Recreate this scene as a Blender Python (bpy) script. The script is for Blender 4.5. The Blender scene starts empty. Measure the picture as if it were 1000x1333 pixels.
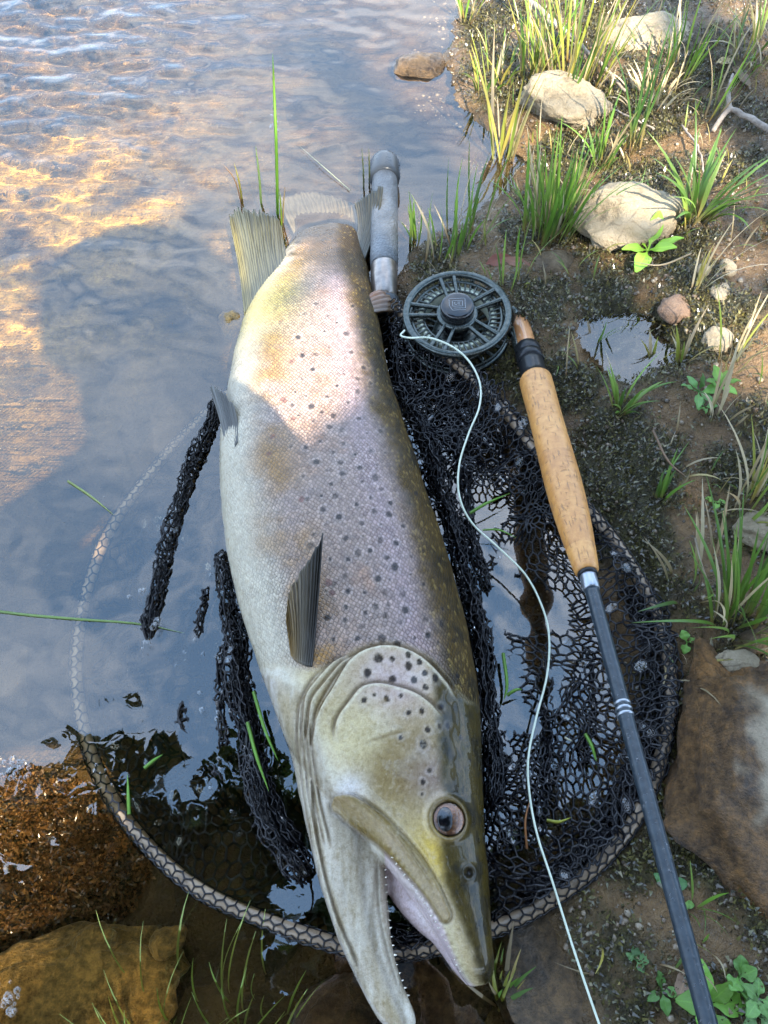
import bpy, bmesh, math, random
import numpy as np
from mathutils import Vector, Matrix
from mathutils.bvhtree import BVHTree

random.seed(7)
RNG = np.random.default_rng(7)
SC = bpy.context.scene
COL = SC.collection
R = math.radians

# ------------------------------------------------------------------ camera
CAM_H, CAM_DEP, FOC = 0.55, R(60), 1007.0      # height over the water, look-down angle, focal length in photo pixels
cam_d = bpy.data.cameras.new('camera'); cam = bpy.data.objects.new('camera', cam_d); COL.objects.link(cam)
cam.location = (0, 0, CAM_H); cam.rotation_euler = (R(90) - CAM_DEP, 0, 0)
cam_d.sensor_fit = 'VERTICAL'; cam_d.sensor_height = 24
cam_d.lens = FOC / 1333 * 24
cam_d.clip_start = 0.01; cam_d.clip_end = 500
SC.camera = cam

# ------------------------------------------------------------------ sky and sun
SUN_TO = Vector((-0.300, 0.775, -0.91)).normalized()     # direction the sunlight travels
SUN_EL = math.asin(-SUN_TO.z); SUN_AZ = math.atan2(-SUN_TO.x, -SUN_TO.y)
world = bpy.data.worlds.new('World'); SC.world = world; world.use_nodes = True
wn = world.node_tree; wn.nodes.clear()
def wnode(t, **k):
    n = wn.nodes.new(t)
    for a, b in k.items(): setattr(n, a, b)
    return n
sky = wnode('ShaderNodeTexSky', sky_type='NISHITA', sun_disc=False)
sky.sun_elevation = SUN_EL; sky.sun_rotation = SUN_AZ
wbg = wnode('ShaderNodeBackground'); wbg.inputs['Strength'].default_value = 0.052
wout = wnode('ShaderNodeOutputWorld')
tc = wnode('ShaderNodeTexCoord'); sep = wnode('ShaderNodeSeparateXYZ')
wn.links.new(tc.outputs['Generated'], sep.inputs[0])
den = wnode('ShaderNodeMath', operation='ADD'); den.inputs[1].default_value = 0.25
mx0 = wnode('ShaderNodeMath', operation='MAXIMUM'); mx0.inputs[1].default_value = 0.0
wn.links.new(sep.outputs['Z'], mx0.inputs[0]); wn.links.new(mx0.outputs[0], den.inputs[0])
dv = wnode('ShaderNodeVectorMath', operation='DIVIDE'); cb = wnode('ShaderNodeCombineXYZ')
for i in range(3): wn.links.new(den.outputs[0], cb.inputs[i])
wn.links.new(tc.outputs['Generated'], dv.inputs[0]); wn.links.new(cb.outputs[0], dv.inputs[1])
cn = wnode('ShaderNodeTexNoise'); cn.inputs['Scale'].default_value = 2.1; cn.inputs['Detail'].default_value = 7
cn.inputs['Roughness'].default_value = 0.6; cn.inputs['Distortion'].default_value = 0.6
wn.links.new(dv.outputs[0], cn.inputs['Vector'])
cr = wnode('ShaderNodeValToRGB'); cr.color_ramp.elements[0].position = 0.44; cr.color_ramp.elements[1].position = 0.78
wn.links.new(cn.outputs['Fac'], cr.inputs[0])
cm = wnode('ShaderNodeMixRGB'); cm.inputs[2].default_value = (24.0, 24.8, 26.5, 1)
wn.links.new(cr.outputs[0], cm.inputs[0]); veil = wnode('ShaderNodeMixRGB', blend_type='ADD'); veil.inputs[0].default_value = 1.0; veil.inputs[2].default_value = (4.0, 7.0, 11.5, 1)   # thin high haze
wn.links.new(sky.outputs[0], veil.inputs[1]); wn.links.new(veil.outputs[0], cm.inputs[1])
wn.links.new(cm.outputs[0], wbg.inputs['Color']); wn.links.new(wbg.outputs[0], wout.inputs[0])

sun_d = bpy.data.lights.new('sun', 'SUN'); sun = bpy.data.objects.new('sun', sun_d); COL.objects.link(sun)
sun_d.energy = 5.0; sun_d.angle = R(0.55); sun_d.color = (1.0, 0.91, 0.76)
sun_d.cycles.is_caustics_light = True
sun.location = (0.8, -2, 3); sun.rotation_euler = SUN_TO.to_track_quat('-Z', 'Y').to_euler()

vs = SC.view_settings
vs.view_transform = 'Standard'; vs.look = 'None'; vs.gamma = 1; vs.use_curve_mapping = False; vs.exposure = 2.3
SC.render.engine = 'CYCLES'
cy = SC.cycles
cy.use_denoising = True
cy.max_bounces = 10; cy.transparent_max_bounces = 24; cy.transmission_bounces = 8; cy.glossy_bounces = 4; cy.diffuse_bounces = 3
cy.use_light_tree = False; cy.caustics_reflective = False; cy.caustics_refractive = True; cy.blur_glossy = 0.3
cy.sample_clamp_indirect = 6.0

# ------------------------------------------------------------------ helpers
def ray(px, py):
    u = (px - 500) / FOC; v = (666.5 - py) / FOC
    c, s = math.cos(CAM_DEP), math.sin(CAM_DEP)
    return np.array([u, c + v * s, -s + v * c])
def gp(px, py, z=0.0):
    """where a photo pixel meets the level z (planning aid: gives metres)"""
    d = ray(px, py); t = (CAM_H - z) / -d[2]
    return np.array([d[0] * t, d[1] * t, z])

_perm = np.random.default_rng(3).permutation(512)
def _h(ix, iy, iz, seed):
    return _perm[(_perm[(_perm[(ix + seed * 37) & 511] + iy) & 511] + iz) & 511]
def noise3(x, y, z=0.0, seed=0):
    x = np.asarray(x, float); y = np.asarray(y, float); z = np.zeros_like(x) + z
    ix = np.floor(x).astype(np.int64); iy = np.floor(y).astype(np.int64); iz = np.floor(z).astype(np.int64)
    fx, fy, fz = x - ix, y - iy, z - iz
    ux, uy, uz = [f * f * f * (f * (f * 6 - 15) + 10) for f in (fx, fy, fz)]
    def g(dx, dy, dz):
        h = _h(ix + dx, iy + dy, iz + dz, seed)
        a = h * (2 * math.pi / 512) * 7.0; b = ((h * 61) % 512) / 256.0 - 1.0
        r = np.sqrt(np.maximum(0, 1 - b * b))
        return (np.cos(a) * r) * (fx - dx) + (np.sin(a) * r) * (fy - dy) + b * (fz - dz)
    def L(a, b, t): return a + (b - a) * t
    return 1.5 * L(L(L(g(0,0,0), g(1,0,0), ux), L(g(0,1,0), g(1,1,0), ux), uy),
             L(L(g(0,0,1), g(1,0,1), ux), L(g(0,1,1), g(1,1,1), ux), uy), uz)
def fbm(x, y, z=0.0, octaves=4, seed=0, gain=0.5):
    s, a, f, tot = 0.0, 1.0, 1.0, 0.0
    for o in range(octaves):
        s = s + a * noise3(np.asarray(x) * f, np.asarray(y) * f, np.asarray(z) * f, seed + o); tot += a; a *= gain; f *= 2.03
    return s / tot
def sstep(a, b, x):
    t = np.clip((np.asarray(x, float) - a) / (b - a), 0, 1); return t * t * (3 - 2 * t)
def seg_dist(P, line, closed=False):
    """distance, parameter length and side (left +) of points P (n,2) to a polyline (m,2)"""
    line = np.asarray(line, float)[:, :2]
    if closed: line = np.vstack([line, line[:1]])
    best = np.full(len(P), 1e9); sd = np.zeros(len(P)); par = np.zeros(len(P)); acc = 0.0
    for a, b in zip(line[:-1], line[1:]):
        ab = b - a; L2 = ab @ ab
        if L2 < 1e-14: continue
        t = np.clip(((P - a) @ ab) / L2, 0, 1)
        dd = P - (a + t[:, None] * ab); d = np.hypot(dd[:, 0], dd[:, 1])
        m = d < best
        best[m] = d[m]; sd[m] = np.sign(ab[0] * dd[m, 1] - ab[1] * dd[m, 0]); par[m] = acc + t[m] * math.sqrt(L2)
        acc += math.sqrt(L2)
    return best, par, sd
def in_poly(P, poly):
    poly = np.asarray(poly)[:, :2]; ins = np.zeros(len(P), bool); n = len(poly)
    for i in range(n):
        x1, y1 = poly[i]; x2, y2 = poly[(i + 1) % n]
        if y1 == y2: continue
        c = ((y1 > P[:, 1]) != (y2 > P[:, 1])) & (P[:, 0] < (x2 - x1) * (P[:, 1] - y1) / (y2 - y1) + x1)
        ins ^= c
    return ins
def catmull(pts, n, closed=False):
    P = np.asarray(pts, float); m = len(P); out = []
    segs = m if closed else m - 1
    T = np.linspace(0, segs, n, endpoint=not closed)
    for t in T:
        i = min(int(t), segs - 1); f = t - i
        if closed: a, b, c, d = P[(i-1) % m], P[i % m], P[(i+1) % m], P[(i+2) % m]
        else:
            b, c = P[i], P[i+1]
            a = P[i-1] if i > 0 else 2 * b - c
            d = P[i+2] if i + 2 < m else 2 * c - b
        out.append(0.5 * ((2*b) + (-a + c) * f + (2*a - 5*b + 4*c - d) * f*f + (-a + 3*b - 3*c + d) * f**3))
    return np.array(out)
def resample(P, n):
    P = np.asarray(P, float); L = np.concatenate([[0], np.cumsum(np.linalg.norm(np.diff(P[:, :3], axis=0), axis=1))])
    t = np.linspace(0, L[-1], n)
    return np.stack([np.interp(t, L, P[:, k]) for k in range(P.shape[1])], 1)

def link(name, me, mat=None, parent=None, smooth=True):
    o = bpy.data.objects.new(name, me); COL.objects.link(o)
    if mat is not None:
        for m in (mat if isinstance(mat, (list, tuple)) else [mat]): me.materials.append(m)
    if smooth and len(me.polygons): me.polygons.foreach_set('use_smooth', np.ones(len(me.polygons), bool))
    if parent is not None: o.parent = parent
    o.cycles.is_caustics_receiver = True           # takes the sunlight bent by the ripples
    return o
def mesh_np(name, V, F):
    """V (n,3); F: (m,k) int array or list of faces"""
    me = bpy.data.meshes.new(name); V = np.asarray(V, np.float32)
    if isinstance(F, np.ndarray):
        k = F.shape[1]; me.vertices.add(len(V)); me.vertices.foreach_set('co', V.ravel())
        me.loops.add(F.size); me.loops.foreach_set('vertex_index', F.ravel().astype(np.int32))
        me.polygons.add(len(F)); me.polygons.foreach_set('loop_start', np.arange(0, F.size, k, dtype=np.int32))
        me.update(calc_edges=True)
    else:
        me.from_pydata([tuple(map(float, v)) for v in V], [], F); me.update()
    return me
def attr(me, name, val, kind='FLOAT'):
    val = np.asarray(val, np.float32)
    if kind == 'COLOR':
        if val.shape[1] == 3: val = np.hstack([val, np.ones((len(val), 1), np.float32)])
        a = me.attributes.new(name, 'FLOAT_COLOR', 'POINT'); a.data.foreach_set('color', val.ravel())
    else:
        a = me.attributes.new(name, 'FLOAT', 'POINT'); a.data.foreach_set('value', val.ravel())
def set_uv(me, uv):
    lay = me.uv_layers.new(name='UVMap'); idx = np.zeros(len(me.loops), np.int32); me.loops.foreach_get('vertex_index', idx)
    lay.data.foreach_set('uv', np.asarray(uv, np.float32)[idx].ravel())
def grid_faces(nu, nv, wrap_v=False):
    i, j = np.meshgrid(np.arange(nu - 1), np.arange(nv if wrap_v else nv - 1), indexing='ij')
    a = i * nv + j; b = (i + 1) * nv + j; c = (i + 1) * nv + (j + 1) % nv; d = i * nv + (j + 1) % nv
    return np.stack([a, b, c, d], -1).reshape(-1, 4)
def tag(o, label=None, cat=None, group=None, kind=None):
    if label: o['label'] = label
    if cat: o['category'] = cat
    if group: o['group'] = group
    if kind: o['kind'] = kind
    return o
def empty(name, loc=(0, 0, 0)):
    o = bpy.data.objects.new(name, None); COL.objects.link(o); o.location = loc; o.empty_display_size = 0.02; return o
def into(o, root):
    """parent o (built in world coordinates) under root without moving it"""
    o.parent = root; o.matrix_parent_inverse = Matrix.Translation(root.location).inverted(); return o
def srgb(r, g, b):
    return tuple(((c / 255) / 12.92 if c / 255 <= 0.04045 else ((c / 255 + 0.055) / 1.055) ** 2.4) for c in (r, g, b))

class Mat:
    def __init__(s, name):
        s.m = bpy.data.materials.new(name); s.m.use_nodes = True; s.t = s.m.node_tree; s.t.nodes.clear()
        s.out = s.t.nodes.new('ShaderNodeOutputMaterial')
    def n(s, typ, ins=None, **props):
        nd = s.t.nodes.new('ShaderNode' + typ)
        for k, v in props.items(): setattr(nd, k, v)
        for k, v in (ins or {}).items():
            if isinstance(v, bpy.types.NodeSocket): s.t.links.new(v, nd.inputs[k])
            else:
                if isinstance(v, tuple) and len(v) == 3 and nd.inputs[k].type == 'RGBA': v = v + (1,)
                nd.inputs[k].default_value = v
        return nd
    def attr(s, name, out='Fac'): return s.n('Attribute', attribute_name=name).outputs[out]
    def obj(s): return s.n('TexCoord').outputs['Object']
    def uv(s): return s.n('TexCoord').outputs['UV']
    def scale(s, v, sc): return s.n('Mapping', {'Vector': v, 'Scale': sc}).outputs[0]
    def noise(s, v, scale, detail=4, rough=0.55, dist=0.0): return s.n('TexNoise', {'Vector': v, 'Scale': scale, 'Detail': detail, 'Roughness': rough, 'Distortion': dist}).outputs['Fac']
    def math(s, op, a, b=0.0, clamp=False):
        nd = s.n('Math', {0: a, 1: b}, operation=op); nd.use_clamp = clamp; return nd.outputs[0]
    def ramp(s, fac, stops):
        nd = s.n('ValToRGB', {'Fac': fac}); e = nd.color_ramp.elements
        while len(e) < len(stops): e.new(0.5)
        for el, (p, c) in zip(e, stops): el.position = p; el.color = (c + (1,)) if isinstance(c, tuple) else (c, c, c, 1)
        return nd.outputs[0]
    def mix(s, fac, a, b, blend='MIX'):
        return s.n('MixRGB', {0: fac, 1: a, 2: b}, blend_type=blend).outputs[0]
    def bump(s, h, strength, dist, normal=None):
        ins = {'Height': h, 'Strength': strength, 'Distance': dist}
        if normal is not None: ins['Normal'] = normal
        return s.n('Bump', ins).outputs[0]
    def bsdf(s, **k):
        b = s.n('BsdfPrincipled', {kk.replace('_', ' '): v for kk, v in k.items()}); return b.outputs[0]
    def done(s, surf): s.t.links.new(surf, s.out.inputs['Surface']); return s.m

# ------------------------------------------------------------------ terrain
SHORE = [(650, -260), (612, -60), (598, 10), (590, 70), (592, 130), (632, 165), (668, 195), (690, 212), (668, 250), (600, 296),
         (545, 322), (525, 360), (540, 420), (600, 500), (660, 560), (712, 640), (760, 720), (792, 800), (806, 900),
         (822, 990), (806, 1080), (752, 1130), (716, 1190), (735, 1260), (775, 1333), (800, 1420)]
shore = np.array([gp(a, b)[:2] for a, b in SHORE])
shore = np.vstack([[shore[0] + np.array([0.15, 1.2])], shore, [[0.22, -0.3]], [[0.25, -0.9]]])
shore = np.vstack([[[3.0, 60.0]], shore, [[-3.0, -60.0]]])
LAND = np.vstack([shore, [[90, -60]], [[90, 60]]])
def shore_d(X, Y):
    P = np.stack([np.ravel(X), np.ravel(Y)], 1)
    d, _, _ = seg_dist(P, shore)
    return np.where(in_poly(P, LAND), d, -d).reshape(np.shape(X))
def terrain(X, Y):
    X = np.asarray(X, float); Y = np.asarray(Y, float)
    near = np.exp(-(np.hypot(X, Y - 0.5) / 3.0) ** 2)
    d = shore_d(X, Y) + 0.030 * fbm(X * 14, Y * 14, 0, 5, 5, 0.6)
    up = 0.003 + 0.050 * (1 - np.exp(-np.maximum(d, 0) / 0.22)) + 0.05 * np.maximum(d, 0) / (1 + 0.05 * np.maximum(d, 0))
    dn = -0.026 * (1 - np.exp(np.minimum(d, 0) / 0.09)) - 0.055 * (1 - np.exp(np.minimum(d, 0) / 0.6)) - 0.15 * (1 - np.exp(np.minimum(d, 0) / 6))
    k = sstep(-0.012, 0.012, d)
    z = dn * (1 - k) + up * k
    land = sstep(-0.02, 0.05, d)
    rough = 0.010 * fbm(X * 8, Y * 8, 0, 3, 11) + 0.0050 * fbm(X * 28, Y * 28, 0, 3, 12) + 0.0022 * fbm(X * 95, Y * 95, 0, 3, 13)
    bed = 0.014 * np.abs(fbm(X * 9, Y * 9, 0, 2, 21)) + 0.004 * fbm(X * 30, Y * 30, 0, 3, 22)
    z = z + near * ((rough + 0.0016 * fbm(X * 210, Y * 210, 0, 2, 14)) * land + bed * (1 - land) * sstep(0, 0.1, -d))
    for (px, py, r, dz) in PITS:
        c = gp(px, py, 0.03); q = np.hypot((X - c[0]) / r, (Y - c[1]) / (r * 0.9)) + 0.25 * fbm(X * 30, Y * 30, 0, 2, 31)
        z = z + dz * (1 - sstep(0.5, 1.1, q))
    return z
PITS = [(830, 440, 0.055, -0.016)]
def graded(lo, hi, step, far, grow=1.16):
    c = list(np.arange(lo, hi + step * 0.5, step)); s = step; a = lo; left = []
    while a > -far: s *= grow; a -= s; left.append(a)
    s = step; b = hi; right = []
    while b < far: s *= grow; b += s; right.append(b)
    return np.array(left[::-1] + c + right)
gx = graded(-0.60, 0.60, 0.0027, 60); gy = graded(-0.09, 1.16, 0.0027, 60)
GX, GY = np.meshgrid(gx, gy, indexing='ij')
GZ = terrain(GX, GY)
GD = shore_d(GX, GY)
def tz(x, y): return float(terrain(np.array([x]), np.array([y]))[0])
def on_land(px, py, up=0.0):
    """terrain point seen at a photo pixel"""
    z = 0.0
    for _ in range(6):
        p = gp(px, py, z); z = tz(p[0], p[1])
    return np.array([p[0], p[1], z + up])

MOSSN = fbm(GX * 11, GY * 11, 0, 4, 41)
def moss_mask(X, Y, d):
    m = sstep(-0.12, 0.20, fbm(X * 13, Y * 13, 0, 5, 41, 0.62) + 0.10)
    return m * sstep(-0.01, 0.02, d) * (1 - 0.55 * sstep(0.16, 0.3, d) * sstep(0.45, 0.75, Y))
gme = mesh_np('ground', np.stack([GX, GY, GZ], -1).reshape(-1, 3), grid_faces(len(gx), len(gy)))
attr(gme, 'land', sstep(-0.012, 0.012, GD + 0.012 * fbm(GX * 25, GY * 25, 0, 2, 51)).ravel())
attr(gme, 'upland', sstep(0.38, 0.75, GD).ravel())
attr(gme, 'moss', moss_mask(GX, GY, GD).ravel())
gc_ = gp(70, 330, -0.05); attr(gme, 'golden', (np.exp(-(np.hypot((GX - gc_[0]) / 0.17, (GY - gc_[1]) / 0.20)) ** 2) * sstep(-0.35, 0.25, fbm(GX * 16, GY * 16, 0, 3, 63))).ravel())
attr(gme, 'dryness', (sstep(0.05, 0.25, GD) * sstep(-0.2, 0.3, fbm(GX * 6, GY * 6, 0, 3, 61))).ravel())

M = Mat('wet_mud_and_riverbed'); P = M.n('NewGeometry').outputs['Position']
n1 = M.noise(P, 22, 6, 0.6); n2 = M.noise(P, 140, 5, 0.65); n3 = M.noise(P, 520, 3, 0.6)
mud = M.ramp(n1, [(0.28, (0.040, 0.028, 0.017)), (0.48, (0.095, 0.068, 0.040)), (0.66, (0.155, 0.113, 0.069)), (0.85, (0.22, 0.168, 0.108))])
mud = M.mix(0.5, mud, M.ramp(n2, [(0.3, (0.05, 0.036, 0.022)), (0.7, (0.18, 0.135, 0.086))]), 'MIX')
mossc = M.ramp(n2, [(0.3, (0.018, 0.015, 0.008)), (0.55, (0.045, 0.040, 0.016)), (0.8, (0.10, 0.085, 0.030))])
mud = M.mix(1.0, mud, (1.18, 0.98, 0.74), 'MULTIPLY')
land_c = M.mix(M.attr('moss'), mud, mossc)
vor = M.n('TexVoronoi', {'Vector': P, 'Scale': 26.0, 'Randomness': 1.0}, feature='F1')
bed = M.ramp(n1, [(0.28, (0.014, 0.010, 0.006)), (0.5, (0.034, 0.022, 0.010)), (0.72, (0.10, 0.060, 0.022))])
bed = M.mix(0.35, bed, M.ramp(M.math('ADD', M.math('MULTIPLY', vor.outputs['Color'], 0.8), M.math('MULTIPLY', n2, 0.3)), [(0.2, (0.02, 0.013, 0.007)), (0.9, (0.15, 0.092, 0.034))]))
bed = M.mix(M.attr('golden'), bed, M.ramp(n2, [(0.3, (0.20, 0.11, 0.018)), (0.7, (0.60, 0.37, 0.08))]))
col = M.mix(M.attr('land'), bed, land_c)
col = M.mix(M.math('MULTIPLY', M.ramp(n3, [(0.62, 0.0), (0.78, 1.0)]), 0.25), col, (0.25, 0.20, 0.14))
rough = M.ramp(M.math('ADD', M.math('MULTIPLY', n2, 0.6), M.math('MULTIPLY', M.attr('dryness'), 0.35)), [(0.28, 0.07), (0.68, 0.50)])
rough = M.mix(M.attr('upland'), rough, (0.95, 0.95, 0.95)); col = M.mix(M.math('MULTIPLY', M.attr('upland'), 0.75), col, M.ramp(n2, [(0.3, (0.035, 0.040, 0.014)), (0.7, (0.10, 0.095, 0.035))]))
h = M.math('ADD', M.math('MULTIPLY', n2, 1.0), M.math('MULTIPLY', n3, 0.5))
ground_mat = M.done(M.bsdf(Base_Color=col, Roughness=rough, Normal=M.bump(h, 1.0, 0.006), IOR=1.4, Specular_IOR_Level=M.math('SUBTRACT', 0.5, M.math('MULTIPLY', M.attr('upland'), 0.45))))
ground = tag(link('ground', gme, ground_mat), 'wet brown mud bank sloping into a shallow riverbed', kind='structure')

# ------------------------------------------------------------------ water
wx = graded(-0.60, 0.56, 0.0042, 60); wy = graded(-0.12, 1.16, 0.0042, 60)
WX, WY = np.meshgrid(wx, wy, indexing='ij')
def wave(X, Y):
    flow = sstep(0.35, 0.95, Y) * sstep(0.15, -0.30, X) + 0.9 * sstep(-0.12, -0.38, X) * sstep(0.30, 0.55, Y) + 0.05          # the current runs up by the left bank
    calm = np.exp(-(np.hypot(X, Y - 0.5) / 2.5) ** 2)
    a = 0.0028 * fbm(X * 15 + Y * 5, Y * 22, 0.3, 2, 71) * flow + 0.00095 * fbm(X * 42 + Y * 12, Y * 62, 0.1, 2, 75) * flow
    b = 0.00026 * fbm(X * 38 + 6 * fbm(X * 6, Y * 6, 0, 2, 74), Y * 46, 0.7, 2, 72)
    c = 0.00030 * fbm(X * 70, Y * 70, 0.7, 1, 73) * sstep(0.24, 0.05, np.hypot(X - 0.07, Y - 0.2))
    c = c + 0.00032 * fbm(X * 60, Y * 60, 0.2, 1, 77) * np.exp(-(np.hypot(X + 0.16, Y - 0.22) / 0.17) ** 2)
    return (a + b + c) * calm
wme = mesh_np('water', np.stack([WX, WY, wave(WX, WY)], -1).reshape(-1, 3), grid_faces(len(wx), len(wy)))
M = Mat('clear_river_water')
ge = M.n('NewGeometry'); cosi = M.math('ABSOLUTE', M.n('VectorMath', {0: ge.outputs['Incoming'], 1: ge.outputs['Normal']}, operation='DOT_PRODUCT').outputs['Value'])
fres = M.math('ADD', 0.10, M.math('MULTIPLY', 0.90, M.math('POWER', M.math('SUBTRACT', 1.0, cosi), 5.0)))
water_mat = M.done(M.n('MixShader', {0: fres, 1: M.n('BsdfRefraction', {'Color': (0.96, 0.90, 0.76), 'Roughness': 0.0, 'IOR': 1.333}).outputs[0], 2: M.n('BsdfGlossy', {'Roughness': 0.0}).outputs[0]}).outputs[0])
water = tag(link('water', wme, water_mat), 'clear shallow river water with slow ripples reflecting the sky', kind='structure')
water.cycles.is_caustics_receiver = False; water.cycles.is_caustics_caster = True
for (px_, py_, rr, lv) in [(830, 440, 0.062, 0.0075)]:      # puddles on the mud
    c_ = gp(px_, py_, 0.03); zc = float(terrain(c_[:1], c_[1:2])[0]) + lv
    ux = np.linspace(-rr, rr, 40); PX, PY = np.meshgrid(ux, ux, indexing='ij'); PZ = zc + 0.0002 * fbm(PX * 60 + 3, PY * 60, 0, 2, 76)
    Fq = grid_faces(40, 40); cen = np.stack([PX, PY], -1).reshape(-1, 2)[Fq].mean(1); Fq = Fq[np.hypot(cen[:, 0], cen[:, 1]) < rr * (0.85 + 0.15 * np.sin(3 * np.arctan2(cen[:, 1], cen[:, 0])))]
    pud = tag(link('puddle', mesh_np('puddle', np.stack([PX + c_[0], PY + c_[1], PZ], -1).reshape(-1, 3), Fq), water_mat), 'small puddle of clear water on the mud bank', kind='structure')
    pud.cycles.is_caustics_receiver = False; pud.cycles.is_caustics_caster = True

# ------------------------------------------------------------------ fish
def loft(stations, nring=140, nseg=56, power=2.35, tip=True):
    """stations: (left px, right px, z middle, half thickness) -> closed tube mesh with flattened oval sections"""
    rows = []
    for (l, r, zm, b) in stations:
        A = gp(l[0], l[1], zm); B = gp(r[0], r[1], zm)
        rows.append(np.concatenate([(A + B) / 2, (B - A)[:2] / 2, [b]]))
    rows = catmull(rows, nring)
    ph = np.linspace(0, 2 * math.pi, nseg, endpoint=False)
    cw = np.sign(np.cos(ph)) * np.abs(np.cos(ph)) ** (2 / power); sw = np.sign(np.sin(ph)) * np.abs(np.sin(ph)) ** (2 / power)
    V = np.zeros((nring, nseg, 3))
    for i, r in enumerate(rows):
        V[i, :, 0] = r[0] + r[3] * cw; V[i, :, 1] = r[1] + r[4] * cw; V[i, :, 2] = r[2] + max(r[5], 0.0008) * sw
    F = grid_faces(nring, nseg, True).tolist()
    F.append(list(range(nseg))[::-1] if False else list(range(nseg))); F.append([(nring - 1) * nseg + k for k in range(nseg)][::-1])
    return V.reshape(-1, 3), F, rows
BODY = [((382, 284), (466, 276), -0.017, 0.0022), ((384, 308), (466, 300), -0.006, 0.009), ((356, 352), (478, 345), 0.006, 0.019),
        ((328, 395), (486, 385), 0.014, 0.025), ((309, 450), (497, 440), 0.020, 0.031), ((299, 500), (508, 495), 0.024, 0.036),
        ((289, 560), (526, 555), 0.027, 0.040), ((287, 620), (546, 615), 0.029, 0.043), ((292, 690), (567, 680), 0.030, 0.044),
        ((304, 760), (590, 750), 0.030, 0.044), ((324, 830), (608, 820), 0.030, 0.043), ((348, 900), (620, 890), 0.030, 0.042),
        ((376, 970), (626, 960), 0.030, 0.040), ((418, 1035), (628, 1040), 0.030, 0.037), ((476, 1095), (632, 1105), 0.030, 0.033),
        ((530, 1160), (637, 1172), 0.029, 0.028), ((572, 1222), (641, 1230), 0.027, 0.022), ((596, 1262), (642, 1262), 0.025, 0.016), ((612, 1284), (636, 1280), 0.024, 0.006)]
JAW = [((360, 905), (470, 930), 0.020, 0.026), ((378, 980), (490, 1010), 0.018, 0.026), ((390, 1040), (496, 1062), 0.016, 0.026), ((402, 1090), (500, 1108), 0.015, 0.024),
       ((416, 1150), (504, 1168), 0.014, 0.021), ((438, 1220), (511, 1230), 0.013, 0.017), ((466, 1278), (524, 1280), 0.013, 0.013),
       ((492, 1325), (541, 1320), 0.014, 0.010), ((520, 1352), (540, 1346), 0.016, 0.005)]
PALATE = [((470, 1070), (600, 1080), 0.012, 0.020), ((494, 1108), (610, 1120), 0.010, 0.018), ((507, 1165), (620, 1172), 0.009, 0.016),
          ((538, 1206), (625, 1208), 0.010, 0.015), ((566, 1230), (632, 1232), 0.012, 0.015), ((590, 1262), (636, 1260), 0.015, 0.012), ((610, 1283), (632, 1280), 0.018, 0.006)]
MAXILLA = [(440, 1047), (452, 1050), (476, 1066), (505, 1090), (535, 1122), (560, 1156), (580, 1192)]
vb, fb, body_rows = loft(BODY)
vj, fj, jaw_rows = loft(JAW, 70, 40, 2.2)
vp, fp, _ = loft(PALATE, 60, 36, 2.0)
parts_v = [vb, vj, vp]; parts_f = [fb, fj, fp]
# the maxilla, a flat plate lying over the cheek
mxp = np.array([gp(x, y, 0.056 - 0.018 * i / 6) for i, (x, y) in enumerate(MAXILLA)]); mxl = catmull(mxp, 50)
mxl[:, 2] = [0.046, *np.linspace(0.047, 0.043, 49)]
tg = np.gradient(mxl, axis=0); tg /= np.linalg.norm(tg, axis=1)[:, None]
sd = np.stack([-tg[:, 1], tg[:, 0], 0 * tg[:, 0]], 1)
wv = np.interp(np.linspace(0, 1, 50), [0, 0.06, 0.25, 0.6, 1], [0.003, 0.0072, 0.0086, 0.0072, 0.0034])
ph = np.linspace(0, 2 * math.pi, 20, endpoint=False)
vm = (mxl[:, None, :] + sd[:, None, :] * (wv[:, None] * np.cos(ph)[None])[..., None] + np.array([0, 0, 1.0]) * (0.0125 * np.sign(np.sin(ph)) * np.abs(np.sin(ph)) ** 0.5)[None, :, None])
vm[:, :, 2] = np.maximum(vm[:, :, 2], 0.02)
V, F, off = [], [], 0
for v, f in zip(parts_v, parts_f):
    V.append(v); F += [[i + off for i in q] for q in f]; off += len(v)
tmp = bpy.data.objects.new('tmp', mesh_np('tmp', np.vstack(V), F)); COL.objects.link(tmp)
bm = bmesh.new(); bm.from_mesh(tmp.data); bmesh.ops.recalc_face_normals(bm, faces=bm.faces); bm.to_mesh(tmp.data); bm.free()
rm = tmp.modifiers.new('r', 'REMESH'); rm.mode = 'VOXEL'; rm.voxel_size = 0.00100
dg = bpy.context.evaluated_depsgraph_get(); fme = bpy.data.meshes.new_from_object(tmp.evaluated_get(dg))
bpy.data.objects.remove(tmp)
nv = len(fme.vertices); FV = np.zeros(nv * 3, np.float32); fme.vertices.foreach_get('co', FV); FV = FV.reshape(-1, 3).astype(float)
E = np.zeros(len(fme.edges) * 2, np.int32); fme.edges.foreach_get('vertices', E); E = E.reshape(-1, 2)
deg = np.bincount(E.ravel(), minlength=nv)
def smooth_v(A, it):
    for _ in range(it):
        B = np.zeros_like(A)
        for k in range(A.shape[1]): B[:, k] = np.bincount(E[:, 0], A[E[:, 1], k], nv) + np.bincount(E[:, 1], A[E[:, 0], k], nv)
        A = 0.45 * A + 0.55 * B / deg[:, None]
    return A
FV = smooth_v(FV, 3)
def write_v():
    fme.vertices.foreach_set('co', FV.astype(np.float32).ravel()); fme.update()
def normals():
    n = np.zeros(nv * 3, np.float32); fme.vertices.foreach_get('normal', n); return n.reshape(-1, 3).astype(float)
write_v()
def fish_bvh():
    polys = np.zeros(len(fme.loops), np.int32); fme.loops.foreach_get('vertex_index', polys)
    return BVHTree.FromPolygons([tuple(v) for v in FV], polys.reshape(-1, 4).tolist())
bvh = fish_bvh()
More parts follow.
